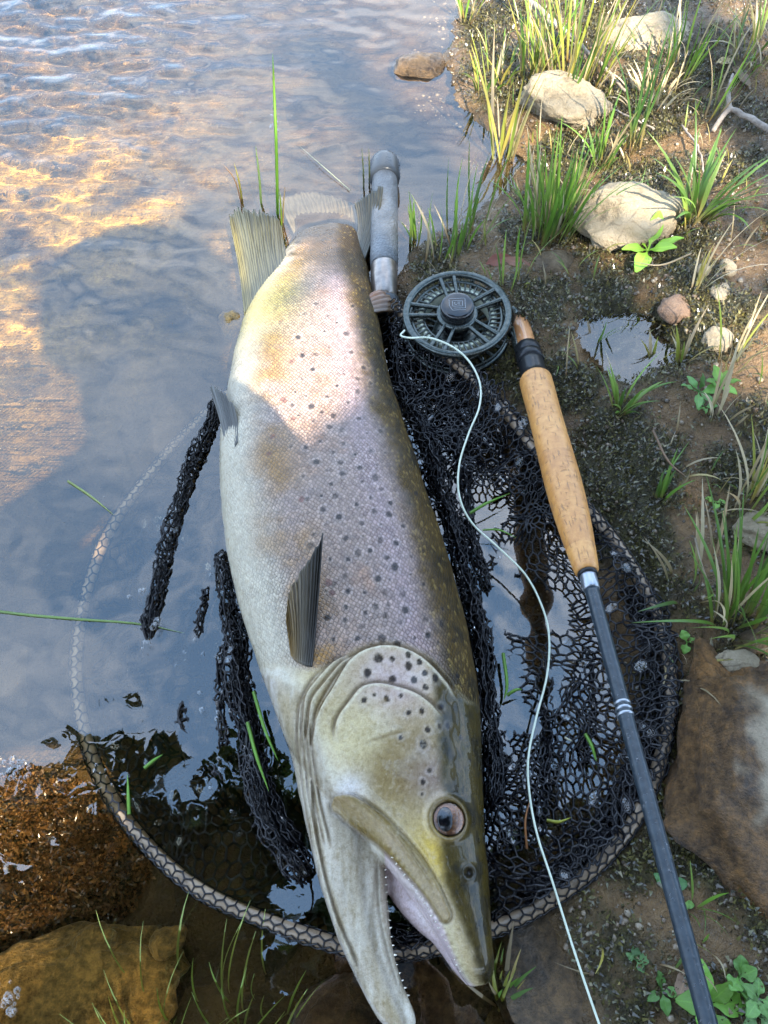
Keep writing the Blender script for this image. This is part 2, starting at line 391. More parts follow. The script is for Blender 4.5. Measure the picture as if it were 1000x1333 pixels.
def fish_pt(px, py):
    """point of the fish's upper surface for a photo pixel (planning aid)"""
    d = Vector(ray(px, py)).normalized(); h = bvh.ray_cast(Vector((0, 0, CAM_H)), d)
    return np.array(h[0]) if h[0] is not None else gp(px, py, 0.03)
def fish_line(pts, n=24):
    return catmull(np.array([fish_pt(*p) for p in pts]), n)
NRM = normals(); XY = FV[:, :2]; top = sstep(-0.1, 0.35, NRM[:, 2])
edge_paint = np.zeros(nv); fold_dark = np.zeros(nv)
def plate(pts, amp, fall, anterior_left, paint=1.0):
    """raise the skin on one side of a line: the free edge of a gill plate"""
    global FV
    ln = fish_line(pts); lo = ln[:, :2].min(0) - 0.03; hi = ln[:, :2].max(0) + 0.03
    I = np.nonzero((XY[:, 0] > lo[0]) & (XY[:, 0] < hi[0]) & (XY[:, 1] > lo[1]) & (XY[:, 1] < hi[1]) & (top > 0))[0]
    d, par, side = seg_dist(XY[I], ln)
    L = np.linalg.norm(np.diff(ln[:, :2], axis=0), axis=1).sum()
    ends = sstep(0, 0.012, par) * sstep(0, 0.012, L - par)
    s = d * side * (1 if anterior_left else -1)
    up = sstep(-0.0008, 0.0008, s) * np.exp(-np.maximum(s, 0) / fall) * (d < fall * 5)
    dip = -0.5 * np.exp(-((s + 0.0012) / 0.0012) ** 2) * (d < 0.01)
    FV[I, 2] += amp * (up + dip) * top[I] * ends
    edge_paint[I] = np.maximum(edge_paint[I], paint * np.exp(-((s - 0.0016) / 0.0011) ** 2) * top[I] * ends)
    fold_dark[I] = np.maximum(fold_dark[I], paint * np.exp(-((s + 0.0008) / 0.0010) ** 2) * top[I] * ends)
plate([(411, 945), (419, 921), (435, 895), (453, 864), (470, 849), (492, 842), (515, 842), (541, 851), (562, 867), (580, 888), (598, 912)], 0.0042, 0.012, False)
plate([(436, 968), (438, 940), (455, 914), (471, 895), (492, 890), (515, 894), (541, 903), (562, 918), (580, 936)], 0.0034, 0.011, False, 0.9)
for q, (pts, a) in enumerate([([(398, 985), (402, 945), (406, 913), (422, 890), (444, 864), (466, 850)], 0.0017), ([(393, 990), (395, 940), (398, 908), (412, 886), (434, 862), (458, 851)], 0.0017),
               ([(404, 990), (410, 950), (414, 925), (428, 898), (448, 866)], 0.0014), ([(388, 985), (389, 945), (392, 915), (404, 890), (424, 866)], 0.0013)]):
    plate(pts, a * 1.6, 0.005, False, 0.85)
for k in range(4):                                                   # folds of the throat running along the lower jaw
    plate([(386 + 5 * k, 930), (389 + 6 * k, 990), (396 + 7 * k, 1050), (408 + 8 * k, 1110)], 0.0015, 0.003, False, 0.6)
plate([(404, 1010), (408, 1060), (418, 1120), (436, 1190), (470, 1270)], 0.0026, 0.010, False, 0.55)
plate([(492, 1112), (495, 1180), (506, 1240), (526, 1302)], 0.0014, 0.004, True, 0.5)
plate([(466, 968), (500, 957), (536, 947)], 0.0004, 0.002, True, 0.3)
plate([(442, 1028), (470, 1040), (510, 1078), (545, 1125), (568, 1160)], -0.0020, 0.006, True, 0.15)   # groove over the maxilla
mxl = fish_line(MAXILLA, 30); dm0, pm0, sm0 = seg_dist(XY, mxl); mxw = np.interp(pm0 / np.linalg.norm(np.diff(mxl[:, :2], axis=0), axis=1).sum(), [0, 0.08, 0.3, 0.65, 1], [0.0040, 0.0062, 0.0068, 0.0058, 0.0030])
mxin = 1 - sstep(-0.0007, 0.0007, dm0 - mxw); FV[:, 2] += top * (0.0020 * mxin * (0.65 + 0.35 * np.clip(dm0 / mxw, 0, 1)) - 0.0009 * np.exp(-((dm0 - mxw - 0.0010) / 0.0009) ** 2))
eye_c = fish_pt(583, 1066)
d_eye = np.hypot(XY[:, 0] - eye_c[0], XY[:, 1] - eye_c[1])
FV[:, 2] += top * (0.0022 * np.exp(-((d_eye - 0.0118) / 0.0022) ** 2) - 0.0035 * (1 - sstep(0.006, 0.0105, d_eye)))
nos = fish_pt(611, 1136); d_n = np.hypot(XY[:, 0] - nos[0], XY[:, 1] - nos[1])
FV[:, 2] += top * (-0.0030 * np.exp(-(d_n / 0.0022) ** 2) + 0.0012 * np.exp(-((d_n - 0.004) / 0.0015) ** 2))
# teeth-like serration of the jaw rims
for pts in ([(500, 1110), (503, 1180), (514, 1250), (538, 1318)], [(506, 1104), (540, 1152), (566, 1194), (585, 1228), (602, 1264)]):
    ln = fish_line(pts, 80); d, par, _ = seg_dist(XY, ln)
    FV[:, 2] += 0.0012 * np.exp(-(d / 0.0016) ** 2) * (0.5 + 0.5 * np.cos(par / 0.0042 * 2 * math.pi)) * top
# soft dents and small unevenness
FV += NRM * (0.0012 * fbm(XY[:, 0] * 30, XY[:, 1] * 30, FV[:, 2] * 30, 3, 81))[:, None]
write_v(); NRM = normals(); bvh = fish_bvh()

# body coordinates
body_rows = body_rows[:137]; axis = body_rows[:, :2]; axL = np.concatenate([[0], np.cumsum(np.linalg.norm(np.diff(axis, axis=0), axis=1))])
D, S, SIDE = seg_dist(XY, axis[::4])
half = np.interp(S, axL, np.hypot(body_rows[:, 3], body_rows[:, 4]))
T = -D * SIDE / np.maximum(half, 1e-4)                                # belly -1 .. back +1 (axis runs tail to head)
if np.mean(T[XY[:, 0] > axis[:, 0].max()]) < 0: T = -T
arc = half * np.arcsin(np.clip(T, -1, 1)) * 1.05
head_line = fish_line([(345, 868), (400, 872), (440, 858), (470, 843), (515, 836), (560, 856), (600, 905), (630, 930)]  , 26)
dh, _, sh = seg_dist(XY, head_line); DH = dh * sh                       # sign fixed below
_t = fish_pt(490, 980)
_q = seg_dist(np.array([_t[:2]]), head_line)
if (_q[0] * _q[2])[0] < 0: DH = -DH
head = sstep(-0.003, 0.003, DH)
def blob(px, py, r, soft=1.0):
    c = fish_pt(px, py); return np.exp(-(np.hypot(XY[:, 0] - c[0], XY[:, 1] - c[1]) / r) ** 2 * soft)
def nz(f, seed, o=3): return fbm(XY[:, 0] * f, XY[:, 1] * f, FV[:, 2] * f, o, seed)
def lay(C, m, c): return C + (np.array(c) - C) * np.clip(m, 0, 1)[:, None]
N1, N2, N3 = nz(18, 91), nz(60, 92), nz(200, 93)
C = np.tile(np.array(srgb(162, 144, 138)), (nv, 1))
C = lay(C, sstep(-0.35, -0.80, T + 0.12 * N1 + 0.06 * N2), srgb(186, 180, 164))                       # silver belly
C = lay(C, 0.85 * np.exp(-((T + 0.40 + 0.12 * N1) / 0.24) ** 2) * sstep(-0.30, 0.35, N1 + 0.5 * N2 + 0.12) * (1 - head), srgb(150, 114, 52))
C = lay(C, 0.65 * np.exp(-((T - 0.20) / 0.34) ** 2) * sstep(0.0, 0.5, nz(14, 95) + 0.5 * N2) * (1 - head), srgb(150, 104, 62))
C = lay(C, 0.55 * np.exp(-((T - 0.45) / 0.16) ** 2), srgb(164, 146, 158))                  # mauve sheen line, painted into the skin colour
tb = np.interp(S, axL[[0, 30, 60, 95, 136]], [0.24, 0.60, 0.62, 0.56, 0.14])
back = sstep(-0.10, 0.20, T - tb + 0.16 * N2 + 0.08 * N1 + 0.06 * N3)
C = lay(C, back, srgb(88, 70, 26))
C = lay(C, back * sstep(0.2, -0.4, N2), srgb(48, 40, 16))
C = lay(C, sstep(0.160, 0.115, S + 0.035 * N1 + 0.02 * N2) * sstep(-0.75, -0.1, T + 0.3 * N2) * 0.9, srgb(84, 64, 24)); C = lay(C, sstep(0.16, 0.10, S) * sstep(0.0, 0.4, N2) * 0.8, srgb(52, 40, 16)); C = lay(C, sstep(0.085, 0.06, S), srgb(74, 60, 34))        # brown tail stalk
C = lay(C, 0.9 * blob(350, 392, 0.05) * sstep(0.3, -0.5, T), srgb(214, 190, 100))
# head colours
C = lay(C, head * 0.85, srgb(188, 174, 132))
C = lay(C, head * blob(510, 890, 0.026), srgb(186, 168, 168))
C = lay(C, head * blob(462, 965, 0.024), srgb(206, 194, 156))
C = lay(C, 0.85 * head * blob(510, 1010, 0.024) * sstep(-0.5, 0.4, N2 + 0.25), srgb(112, 90, 34))
C = lay(C, 0.75 * head * blob(546, 975, 0.022) * sstep(-0.6, 0.3, N2), srgb(120, 100, 60))
C = lay(C, 0.9 * head * blob(566, 1010, 0.018), srgb(128, 112, 106))
C = lay(C, 0.8 * head * blob(560, 1100, 0.012) + 0.6 * head * blob(575, 1130, 0.012), srgb(196, 170, 84))
back_line = fish_line([(556, 836), (566, 900), (570, 960), (574, 1010), (580, 1040), (576, 1100), (580, 1150), (606, 1215), (622, 1275)], 26)
db, _, sb = seg_dist(XY, back_line); DB = db * sb
_q = seg_dist(np.array([fish_pt(622, 1000)[:2]]), back_line)
if (_q[0] * _q[2])[0] < 0: DB = -DB
cap = sstep(-0.004, 0.004, DB + 0.004 * N2) * head
C = lay(C, cap, srgb(66, 56, 16)); C = lay(C, cap * sstep(0.15, -0.4, N2 + 0.5 * N3), srgb(40, 36, 10))
# throat and lower jaw
dj, sj, sdj = seg_dist(XY, jaw_rows[::4, :2]); hj = np.interp(sj, np.linspace(0, sj.max(), len(jaw_rows)), np.hypot(jaw_rows[:, 3], jaw_rows[:, 4]))
tj = -dj * sdj / np.maximum(hj, 1e-4)
low_line = fish_line([(352, 880), (402, 905), (412, 950), (426, 1000), (440, 1046), (470, 1068), (496, 1100), (520, 1180), (560, 1300)], 26)
dl, _, sl = seg_dist(XY, low_line); DL = dl * sl
_q = seg_dist(np.array([fish_pt(430, 1120)[:2]]), low_line)
if (_q[0] * _q[2])[0] < 0: DL = -DL
jaw = sstep(-0.002, 0.003, DL) * sstep(-0.002, 0.004, DH + 0.01)
C = lay(C, jaw, srgb(172, 164, 148))
C = lay(C, jaw * 0.8 * sstep(-0.2, 0.4, N1) * sstep(-0.4, 0.2, tj), srgb(146, 128, 84))
C = lay(C, jaw * sstep(-0.45, -0.75, tj) * sstep(0.03, 0.06, sj), srgb(216, 212, 200))
C = lay(C, jaw * 0.6 * np.exp(-((tj + 0.35) / 0.12) ** 2), srgb(150, 146, 140))
C = lay(C, jaw * 0.7 * sstep(0.75, 0.95, tj) , srgb(196, 192, 190))
C = lay(C, head * sstep(-0.50, -0.85, T) * (1 - jaw), srgb(196, 192, 182)); C = lay(C, jaw * sstep(0.06, 0.0, sj) * sstep(-0.3, -0.8, tj), srgb(200, 197, 188))
# palate: pale pink skin inside the mouth
pal_line = fish_line([(488, 1096), (520, 1116), (548, 1158), (576, 1204), (590, 1240), (606, 1274), (630, 1290)], 26)
dp, _, sp = seg_dist(XY, pal_line); DP = dp * sp
_q = seg_dist(np.array([gp(525, 1190, 0.02)[:2]]), pal_line)
if (_q[0] * _q[2])[0] < 0: DP = -DP
in_jaw = in_poly(XY, np.array([gp(x, y, 0.02)[:2] for x, y in [(380, 940), (497, 1080), (500, 1110), (505, 1180), (514, 1240), (530, 1285), (560, 1370), (470, 1390), (300, 1000)]]))
palate = sstep(-0.0015, 0.0015, DP) * (~in_jaw) * sstep(0.0, 0.004, DH) * sstep(0.58, 0.60, S / axL[-1])
C = lay(C, palate, srgb(206, 190, 198)); C = lay(C, palate * 0.6 * sstep(0.0, 0.5, N1), srgb(222, 216, 214))
rim = np.exp(-((DP + 0.0016) / 0.0016) ** 2) * (~in_jaw) * sstep(0.03, 0.05, DH)
C = lay(C, 0.6 * rim, srgb(196, 186, 150))
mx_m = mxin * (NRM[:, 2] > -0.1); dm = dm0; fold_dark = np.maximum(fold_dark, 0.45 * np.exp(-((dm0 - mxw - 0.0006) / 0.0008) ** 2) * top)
C = lay(C, mx_m, srgb(146, 128, 78)); C = lay(C, mx_m * sstep(0.35, 0.95, dm / 0.007 + 0.25 * N2) * 0.9, srgb(112, 90, 22))
C = lay(C, mx_m * (0.35 + 0.5 * sstep(-0.2, 0.5, N2)) * sstep(0.75, 0.3, dm / 0.007), srgb(160, 140, 112))
C = lay(C, 0.75 * blob(455, 1030, 0.010) * (1 - mx_m), srgb(214, 214, 222))
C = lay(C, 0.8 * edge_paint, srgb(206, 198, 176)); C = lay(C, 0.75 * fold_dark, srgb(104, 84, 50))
C = lay(C, 0.9 * np.exp(-((d_eye - 0.0112) / 0.0016) ** 2), srgb(112, 94, 52)); C = lay(C, np.exp(-(d_n / 0.0024) ** 2), (0.01, 0.008, 0.004))
# spots
rs = np.random.default_rng(12); spot = np.zeros(nv); halo = np.zeros(nv); red = np.zeros(nv)
def add_spot(c, r, k=1.0, arr=spot):
    I = np.nonzero((np.abs(XY[:, 0] - c[0]) < 0.009) & (np.abs(XY[:, 1] - c[1]) < 0.009))[0]
    d = np.linalg.norm((FV[I] - c) * np.array([1.0, rs.uniform(0.75, 1.1), 1.0]), axis=1) + 0.0012 * N3[I]; arr[I] = np.maximum(arr[I], k * (1 - sstep(r * 0.70, r * 1.12, d)))
    if arr is spot: halo[I] = np.maximum(halo[I], 0.5 * k * np.exp(-((d - r * 1.5) / (r * 0.5)) ** 2))
for x, y, r in [(493, 857, 3.4), (511, 858, 2.3), (531, 852, 2.3), (532, 867, 2.7), (546, 862, 2.0), (479, 876, 2.9), (511, 884, 3.1), (539, 885, 2.4), (553, 876, 2.5), (554, 895, 2.6),
                (567, 882, 2.5), (474, 911, 2.5), (503, 910, 2.3), (487, 904, 1.4), (522, 905, 1.4), (549, 926, 2.4), (532, 928, 1.9), (557, 950, 2.2), (551, 968, 2.8), (572, 946, 1.8), (583, 944, 1.8),
                (575, 920, 2.2), (596, 880, 2.0), (559, 1003, 2.0), (550, 1019, 1.6), (549, 1034, 1.4), (521, 960, 1.4), (583, 946, 1.6), (612, 990, 1.3), (600, 960, 1.4)]:
    add_spot(fish_pt(x, y), r * 0.00090)
placed = []
tries = 0
while len(placed) < 150 and tries < 6000:
    tries += 1
    y = rs.uniform(395, 840); k = (y - 395) / 445
    l = np.interp(y, [395, 560, 700, 840], [335, 292, 296, 330]); r_ = np.interp(y, [395, 560, 700, 840], [484, 524, 570, 612])
    t = rs.beta(2.6, 1.7); x = l + (r_ - l) * t
    if t < 0.36 or rs.random() > 0.35 + 0.65 * k: continue
    if any((x - a) ** 2 + (y - b) ** 2 < 15 ** 2 for a, b in placed): continue
    placed.append((x, y)); c = fish_pt(x, y)
    add_spot(c, (0.0010 + 0.0020 * rs.random() ** 1.6) * (0.8 if t > 0.8 else 1), rs.uniform(0.55, 1.0))
for x, y, r in [(355, 568, 2.5), (350, 590, 2.2), (382, 545, 2.2), (368, 520, 2.4), (392, 650, 2.3), (428, 758, 2.4), (432, 772, 2.2), (380, 470, 2.4), (371, 522, 1.8), (365, 418, 2.0)]:
    add_spot(fish_pt(x, y), r * 0.001, 0.8, red)
C = lay(C, halo * (1 - back) * 0.35, srgb(205, 200, 205))
C = lay(C, 0.95 * spot, srgb(30, 25, 26)); C = lay(C, 0.8 * red, srgb(110, 56, 52))
N4 = nz(420, 96, 2); mott = head * (1 - palate)
C = lay(C, 0.40 * mott * sstep(0.15, 0.6, N3 + 0.4 * N2) * (1 - cap), srgb(120, 100, 58)); C = lay(C, 0.30 * mott * sstep(0.1, 0.5, N4), srgb(88, 74, 44)); C = lay(C, 0.25 * mott * (1 - cap) * sstep(0.1, 0.5, -N4), srgb(206, 196, 178))
streak = fbm(XY[:, 0] * 260, XY[:, 1] * 28, 0, 3, 97); C = lay(C, 0.55 * jaw * sstep(0.0, 0.55, streak), srgb(120, 108, 84)); C = lay(C, 0.35 * jaw * sstep(0.0, 0.5, -streak), srgb(222, 220, 212))
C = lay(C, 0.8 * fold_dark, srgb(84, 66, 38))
C *= (1 + 0.12 * N3 + 0.10 * N2 + 0.08 * N4)[:, None]
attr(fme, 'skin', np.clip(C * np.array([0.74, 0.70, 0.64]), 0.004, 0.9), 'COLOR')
attr(fme, 'scaly', (1 - head) * (1 - jaw) * sstep(0.02, 0.05, S) * (0.35 + 0.65 * sstep(-0.8, -0.35, T)) * sstep(-0.97, -0.85, T))
attr(fme, 'gold', back * (1 - head))
set_uv(fme, np.stack([S, arc], 1))

M = Mat('trout_skin'); U = M.uv()
sv = M.n('Mapping', {'Vector': U, 'Scale': (330.0, 385.0, 1.0), 'Rotation': (0, 0, R(45))}).outputs[0]
wob = M.n('VectorMath', {0: sv, 1: M.n('VectorMath', {0: M.n('TexNoise', {'Vector': U, 'Scale': 90.0}).outputs['Color'], 'Scale': 0.9}, operation='SCALE').outputs[0]}, operation='ADD').outputs[0]
vo = M.n('TexVoronoi', {'Vector': wob, 'Scale': 1.0, 'Randomness': 0.42}, feature='F1', voronoi_dimensions='2D')
loc = M.n('VectorMath', {0: wob, 1: vo.outputs['Position']}, operation='SUBTRACT').outputs[0]
tilt = M.n('VectorMath', {0: loc, 1: (0.7071, 0.7071, 0)}, operation='DOT_PRODUCT').outputs['Value']
edge = M.n('TexVoronoi', {'Vector': wob, 'Scale': 1.0, 'Randomness': 0.42}, feature='DISTANCE_TO_EDGE', voronoi_dimensions='2D').outputs['Distance']
edger = M.ramp(edge, [(0.02, 0.0), (0.20, 1.0)])
scaly = M.attr('scaly')
hgt = M.math('ADD', M.math('MULTIPLY', tilt, -0.8), M.math('MULTIPLY', edger, 0.8))
hgt = M.math('MULTIPLY', hgt, scaly)
fine = M.noise(U, 700, 3, 0.6)
wrk = M.noise(M.n('Mapping', {'Vector': M.n('NewGeometry').outputs['Position'], 'Scale': (900, 260, 500)}).outputs[0], 1.0, 4, 0.65)
hgt2 = M.math('ADD', hgt, M.math('ADD', M.math('MULTIPLY', fine, 0.25), M.math('MULTIPLY', M.math('SUBTRACT', 1.0, scaly), M.math('MULTIPLY', wrk, 0.55))))
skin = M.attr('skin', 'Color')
Po = M.n('NewGeometry').outputs['Position']; pore = M.noise(Po, 1300, 4, 0.7); blot = M.noise(Po, 330, 5, 0.7)
skin = M.mix(1.0, skin, M.ramp(pore, [(0.28, (0.80, 0.78, 0.74)), (0.5, (1.0, 1.0, 1.0)), (0.75, (1.25, 1.24, 1.2))]), 'MULTIPLY')
skin = M.mix(0.5, skin, M.mix(1.0, skin, M.ramp(blot, [(0.35, (0.62, 0.55, 0.42)), (0.52, (1.0, 1.0, 1.0)), (0.7, (1.15, 1.15, 1.15))]), 'MULTIPLY'))
skin = M.mix(M.math('MULTIPLY', scaly, M.math('MULTIPLY', M.math('SUBTRACT', 1.0, edger), 0.62)), skin, M.mix(1.0, skin, (0.30, 0.27, 0.26), 'MULTIPLY'))
sp_ = M.n('SeparateColor', {0: vo.outputs['Color']}).outputs[0]
skin = M.mix(M.math('MULTIPLY', scaly, 0.55), skin, M.mix(1.0, skin, M.ramp(sp_, [(0.0, (0.55, 0.53, 0.53)), (1.0, (1.45, 1.42, 1.38))]), 'MULTIPLY'))
skin = M.mix(M.math('MULTIPLY', M.attr('gold'), M.ramp(sp_, [(0.84, 0.0), (0.97, 0.38)])), skin, (0.26, 0.18, 0.05))
rgh = M.ramp(M.noise(U, 40, 3), [(0.3, 0.20), (0.75, 0.40)])
nb = M.bump(hgt2, 0.85, 0.0010)
rgh = M.mix(M.attr('gold'), rgh, (0.5, 0.5, 0.5))
nc = M.bump(M.math('ADD', M.math('MULTIPLY', hgt, 0.35), M.noise(U, 45, 2)), 0.4, 0.0022)
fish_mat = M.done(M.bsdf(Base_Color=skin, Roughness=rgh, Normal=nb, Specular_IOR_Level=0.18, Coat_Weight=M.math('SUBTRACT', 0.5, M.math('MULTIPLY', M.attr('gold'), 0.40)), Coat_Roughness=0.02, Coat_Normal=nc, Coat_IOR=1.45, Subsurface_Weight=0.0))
trout = empty('brown_trout', (float(gp(440, 640)[0]), float(gp(440, 640)[1]), -0.02))
tag(trout, 'large spotted brown trout lying on its side on the net with its mouth open', 'fish')
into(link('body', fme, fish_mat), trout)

# eye
eye_n = bvh.find_nearest(Vector(eye_c))[1]; eye_n = Vector((0.12, -0.05, 1)).normalized()
def dome(r, flat, n=28, m=16, top=math.pi / 2):
    Vv = [(0, 0, r * flat)]; 
    th = np.linspace(0, top, m)[1:]; a = np.linspace(0, 2 * math.pi, n, endpoint=False)
    for t in th:
        for q in a: Vv.append((r * math.sin(t) * math.cos(q), r * math.sin(t) * math.sin(q), r * flat * math.cos(t)))
    Fv = [[0, 1 + i, 1 + (i + 1) % n] for i in range(n)]
    for k in range(m - 2):
        for i in range(n): Fv.append([1 + k * n + i, 1 + (k + 1) * n + i, 1 + (k + 1) * n + (i + 1) % n, 1 + k * n + (i + 1) % n])
    return np.array(Vv), Fv
def placed_dome(name, r, flat, c, nrm, mat, parent):
    v, f = dome(r, flat); q = Vector((0, 0, 1)).rotation_difference(Vector(nrm)).to_matrix()
    v = np.array([tuple(q @ Vector(x)) for x in v]) + np.asarray(c)
    return into(link(name, mesh_np(name, v, f), mat, None), parent)
M = Mat('trout_iris'); ob = M.n('NewGeometry').outputs['Position']
iris_n = M.noise(ob, 700, 4, 0.7)
iris_mat = M.done(M.bsdf(Base_Color=M.ramp(iris_n, [(0.3, (0.05, 0.022, 0.012)), (0.55, (0.19, 0.075, 0.030)), (0.78, (0.34, 0.20, 0.09))]), Roughness=0.3, Metallic=0.35))
M = Mat('wet_black_pupil'); pupil_mat = M.done(M.bsdf(Base_Color=(0.006, 0.006, 0.009), Roughness=0.1))
M = Mat('clear_cornea'); cornea_mat = M.done(M.n('MixShader', {0: M.n('Fresnel', {'IOR': 1.45}).outputs[0], 1: M.n('BsdfTransparent').outputs[0], 2: M.n('BsdfGlossy', {'Roughness': 0.02}).outputs[0]}).outputs[0])
ec = np.array(eye_c) + np.array([0, 0, -0.0030])
eye = placed_dome('eye', 0.0104, 0.38, ec, eye_n, iris_mat, trout)
v, f = dome(0.0060, 0.25); q = Vector((0, 0, 1)).rotation_difference(eye_n).to_matrix()
v[:, 0] *= 0.85; v[:, 1] *= 1.15
v = np.array([tuple(q @ Vector(x)) for x in v]) + ec + np.array(eye_n) * 0.0032 + np.array([-0.0018, 0.0, 0])
pu = link('pupil', mesh_np('pupil', v, f), pupil_mat); pu.parent = eye; pu.matrix_parent_inverse = Matrix.Translation(trout.location).inverted() @ Matrix.Translation(trout.location); 
co = placed_dome('cornea', 0.0112, 0.56, ec, eye_n, cornea_mat, trout)

# fins: base line and outer line, rays between them
def fin_mat(name, stops, ray_dark, transl=0.35, nrays=22):
    M = Mat(name); U = M.uv(); s = M.n('SeparateXYZ', {0: U})
    w = M.math('ADD', s.outputs[0], M.math('MULTIPLY', M.noise(M.scale(U, (9, 1.5, 1)), 1, 3), 0.16))
    rays = M.math('SINE', M.math('MULTIPLY', w, nrays * 2 * math.pi)); rays = M.ramp(M.math('ADD', M.math('MULTIPLY', rays, 0.5), 0.5), [(0.35, 0.0), (0.8, 1.0)])
    base = M.ramp(s.outputs[0], stops)
    base = M.mix(M.math('MULTIPLY', M.noise(M.scale(U, (30, 3, 1)), 3, 4), 0.7), base, M.mix(1.0, base, (0.45, 0.42, 0.4), 'MULTIPLY'))
    c = M.mix(M.math('MULTIPLY', rays, ray_dark), base, M.mix(1.0, base, (0.28, 0.26, 0.22), 'MULTIPLY'))
    b = M.bsdf(Base_Color=c, Roughness=0.3, Specular_IOR_Level=0.25, Coat_Weight=0.4, Coat_Roughness=0.05, Normal=M.bump(rays, 0.5, 0.0006))
    t = M.n('BsdfTranslucent', {'Color': c}).outputs[0]
    return M.done(M.n('MixShader', {0: transl, 1: b, 2: t}).outputs[0])
def fin(name, base, tip, mat, rays=22, ruff=0.0006, sag=0.0, nv_=26, ragged=0.0, seed=1):
    base = resample(catmull(base, 60), rays * 6); tip = resample(catmull(tip, 60), rays * 6)
    u = np.linspace(0, 1, rays * 6); v = np.linspace(0, 1, nv_)
    rg = 1 - ragged * np.clip(noise3(u * rays * 0.9, u * 0, 0, seed) + 0.3, 0, 1)
    Pp = base[:, None] + (tip - base)[:, None] * (v[None, :, None] * rg[:, None, None])
    nr = np.cross(tip - base, np.gradient(base, axis=0) + np.gradient(tip, axis=0)); nr /= np.linalg.norm(nr, axis=1)[:, None] + 1e-9
    amp = ruff * np.sin(u * rays * 2 * math.pi)[:, None] * np.sqrt(v)[None] + sag * np.sin(v * math.pi)[None] + 2 * ruff * noise3(u * 5, u * 0, 0, seed + 3)[:, None] * v[None]
    Pp = Pp + nr[:, None] * amp[..., None]
    th = (0.0009 * (1 - v) + 0.00025)[None, :, None]
    A = (Pp + nr[:, None] * th).reshape(-1, 3); B = (Pp - nr[:, None] * th).reshape(-1, 3)
    n1_, m1_ = Pp.shape[:2]; F = grid_faces(n1_, m1_); F2 = F[:, ::-1] + len(A)
    rimi = np.concatenate([np.arange(m1_), np.arange(1, n1_) * m1_ + m1_ - 1, (n1_ - 1) * m1_ + np.arange(m1_ - 2, -1, -1), np.arange(n1_ - 2, 0, -1) * m1_])
    F3 = np.stack([rimi, np.roll(rimi, -1), np.roll(rimi, -1) + len(A), rimi + len(A)], 1)
    me = mesh_np(name, np.vstack([A, B]), np.vstack([F, F2, F3]))
    uv = np.stack(np.meshgrid(u, v, indexing='ij'), -1).reshape(-1, 2); set_uv(me, np.vstack([uv, uv]))
    return into(link(name, me, mat), trout)
g3 = lambda L: [gp(*p) for p in L]
pect = fin_mat('pectoral_fin_skin', [(0.0, (0.32, 0.19, 0.05)), (0.30, (0.22, 0.15, 0.065)), (0.58, (0.14, 0.115, 0.075)), (0.76, (0.045, 0.036, 0.024)), (1.0, (0.014, 0.012, 0.010))], 0.75, 0.2, 15)
def fpt(px, py, up): p = fish_pt(px, py); return np.array([p[0], p[1], p[2] + up])
fin('pectoral_fin', [fpt(378, 852, -0.001), fpt(386, 860, -0.001), fpt(397, 866, -0.001), fpt(407, 868, -0.001)],
    [gp(372, 808, 0.074), gp(376, 772, 0.080), gp(391, 744, 0.088), gp(409, 716, 0.094), gp(421, 692, 0.098)], pect, 13, 0.0007, 0.002, ragged=0.05)
pale = fin_mat('pale_fin_skin', [(0.0, (0.14, 0.14, 0.13)), (0.5, (0.09, 0.09, 0.085)), (1.0, (0.13, 0.125, 0.11))], 0.45, 0.3, 9)
fin('pelvic_fin', [fpt(296, 590, -0.002), fpt(304, 586, -0.002), fpt(310, 576, 0)], [gp(272, 502, 0.040), gp(284, 503, 0.050), gp(305, 528, 0.060)], pale, 8, 0.0005, 0.002, ragged=0.1)
anal = fin_mat('anal_fin_skin', [(0.0, (0.26, 0.21, 0.06)), (0.25, (0.14, 0.135, 0.075)), (0.7, (0.085, 0.082, 0.045)), (1.0, (0.12, 0.115, 0.075))], 0.75, 0.3, 21)
fin('anal_fin', [fpt(318, 408, -0.004), fpt(338, 384, -0.004), fpt(360, 362, -0.004), fpt(378, 350, -0.004)],
    [gp(298, 282, 0.012), gp(306, 270, 0.016), gp(340, 274, 0.020), gp(358, 280, 0.018), gp(366, 290, 0.015)], anal, 21, 0.0006, 0.004, ragged=0.10)
caud = fin_mat('tail_fin_skin', [(0.0, (0.19, 0.16, 0.10)), (0.5, (0.17, 0.14, 0.085)), (0.78, (0.045, 0.042, 0.024)), (1.0, (0.06, 0.056, 0.035))], 0.45, 0.2, 30)
fin('tail_fin', [gp(390, 322, -0.010), gp(416, 312, -0.008), gp(445, 308, -0.005), gp(462, 312, 0.002), gp(470, 326, 0.008), gp(474, 342, 0.010)],
    [gp(362, 262, -0.009), gp(398, 254, -0.010), gp(432, 258, -0.008), gp(456, 264, -0.003), gp(470, 258, 0.012), gp(490, 244, 0.034), gp(500, 240, 0.040)], caud, 26, 0.0010, 0.004, ragged=0.05)
adip = fin_mat('adipose_fin_skin', [(0.0, (0.10, 0.06, 0.03)), (0.6, (0.16, 0.075, 0.03)), (1.0, (0.22, 0.09, 0.035))], 0.2, 0.15, 5)
fin('adipose_fin', [fpt(482, 404, -0.004), fpt(480, 392, -0.004), fpt(478, 382, -0.004)], [gp(524, 408, 0.012), gp(516, 390, 0.020), gp(500, 378, 0.024)], adip, 5, 0.0003, 0.003)
dors = fin_mat('dorsal_fin_skin', [(0.0, (0.13, 0.11, 0.05)), (1.0, (0.16, 0.13, 0.06))], 0.6, 0.15, 14)
fin('dorsal_fin', [gp(536, 612, 0.012), gp(527, 585, 0.012), gp(516, 550, 0.011), gp(505, 515, 0.010)], [gp(540, 590, -0.008), gp(529, 552, -0.010), gp(515, 512, -0.011), gp(500, 480, -0.011)], dors, 14, 0.0005, 0.002, ragged=0.08)

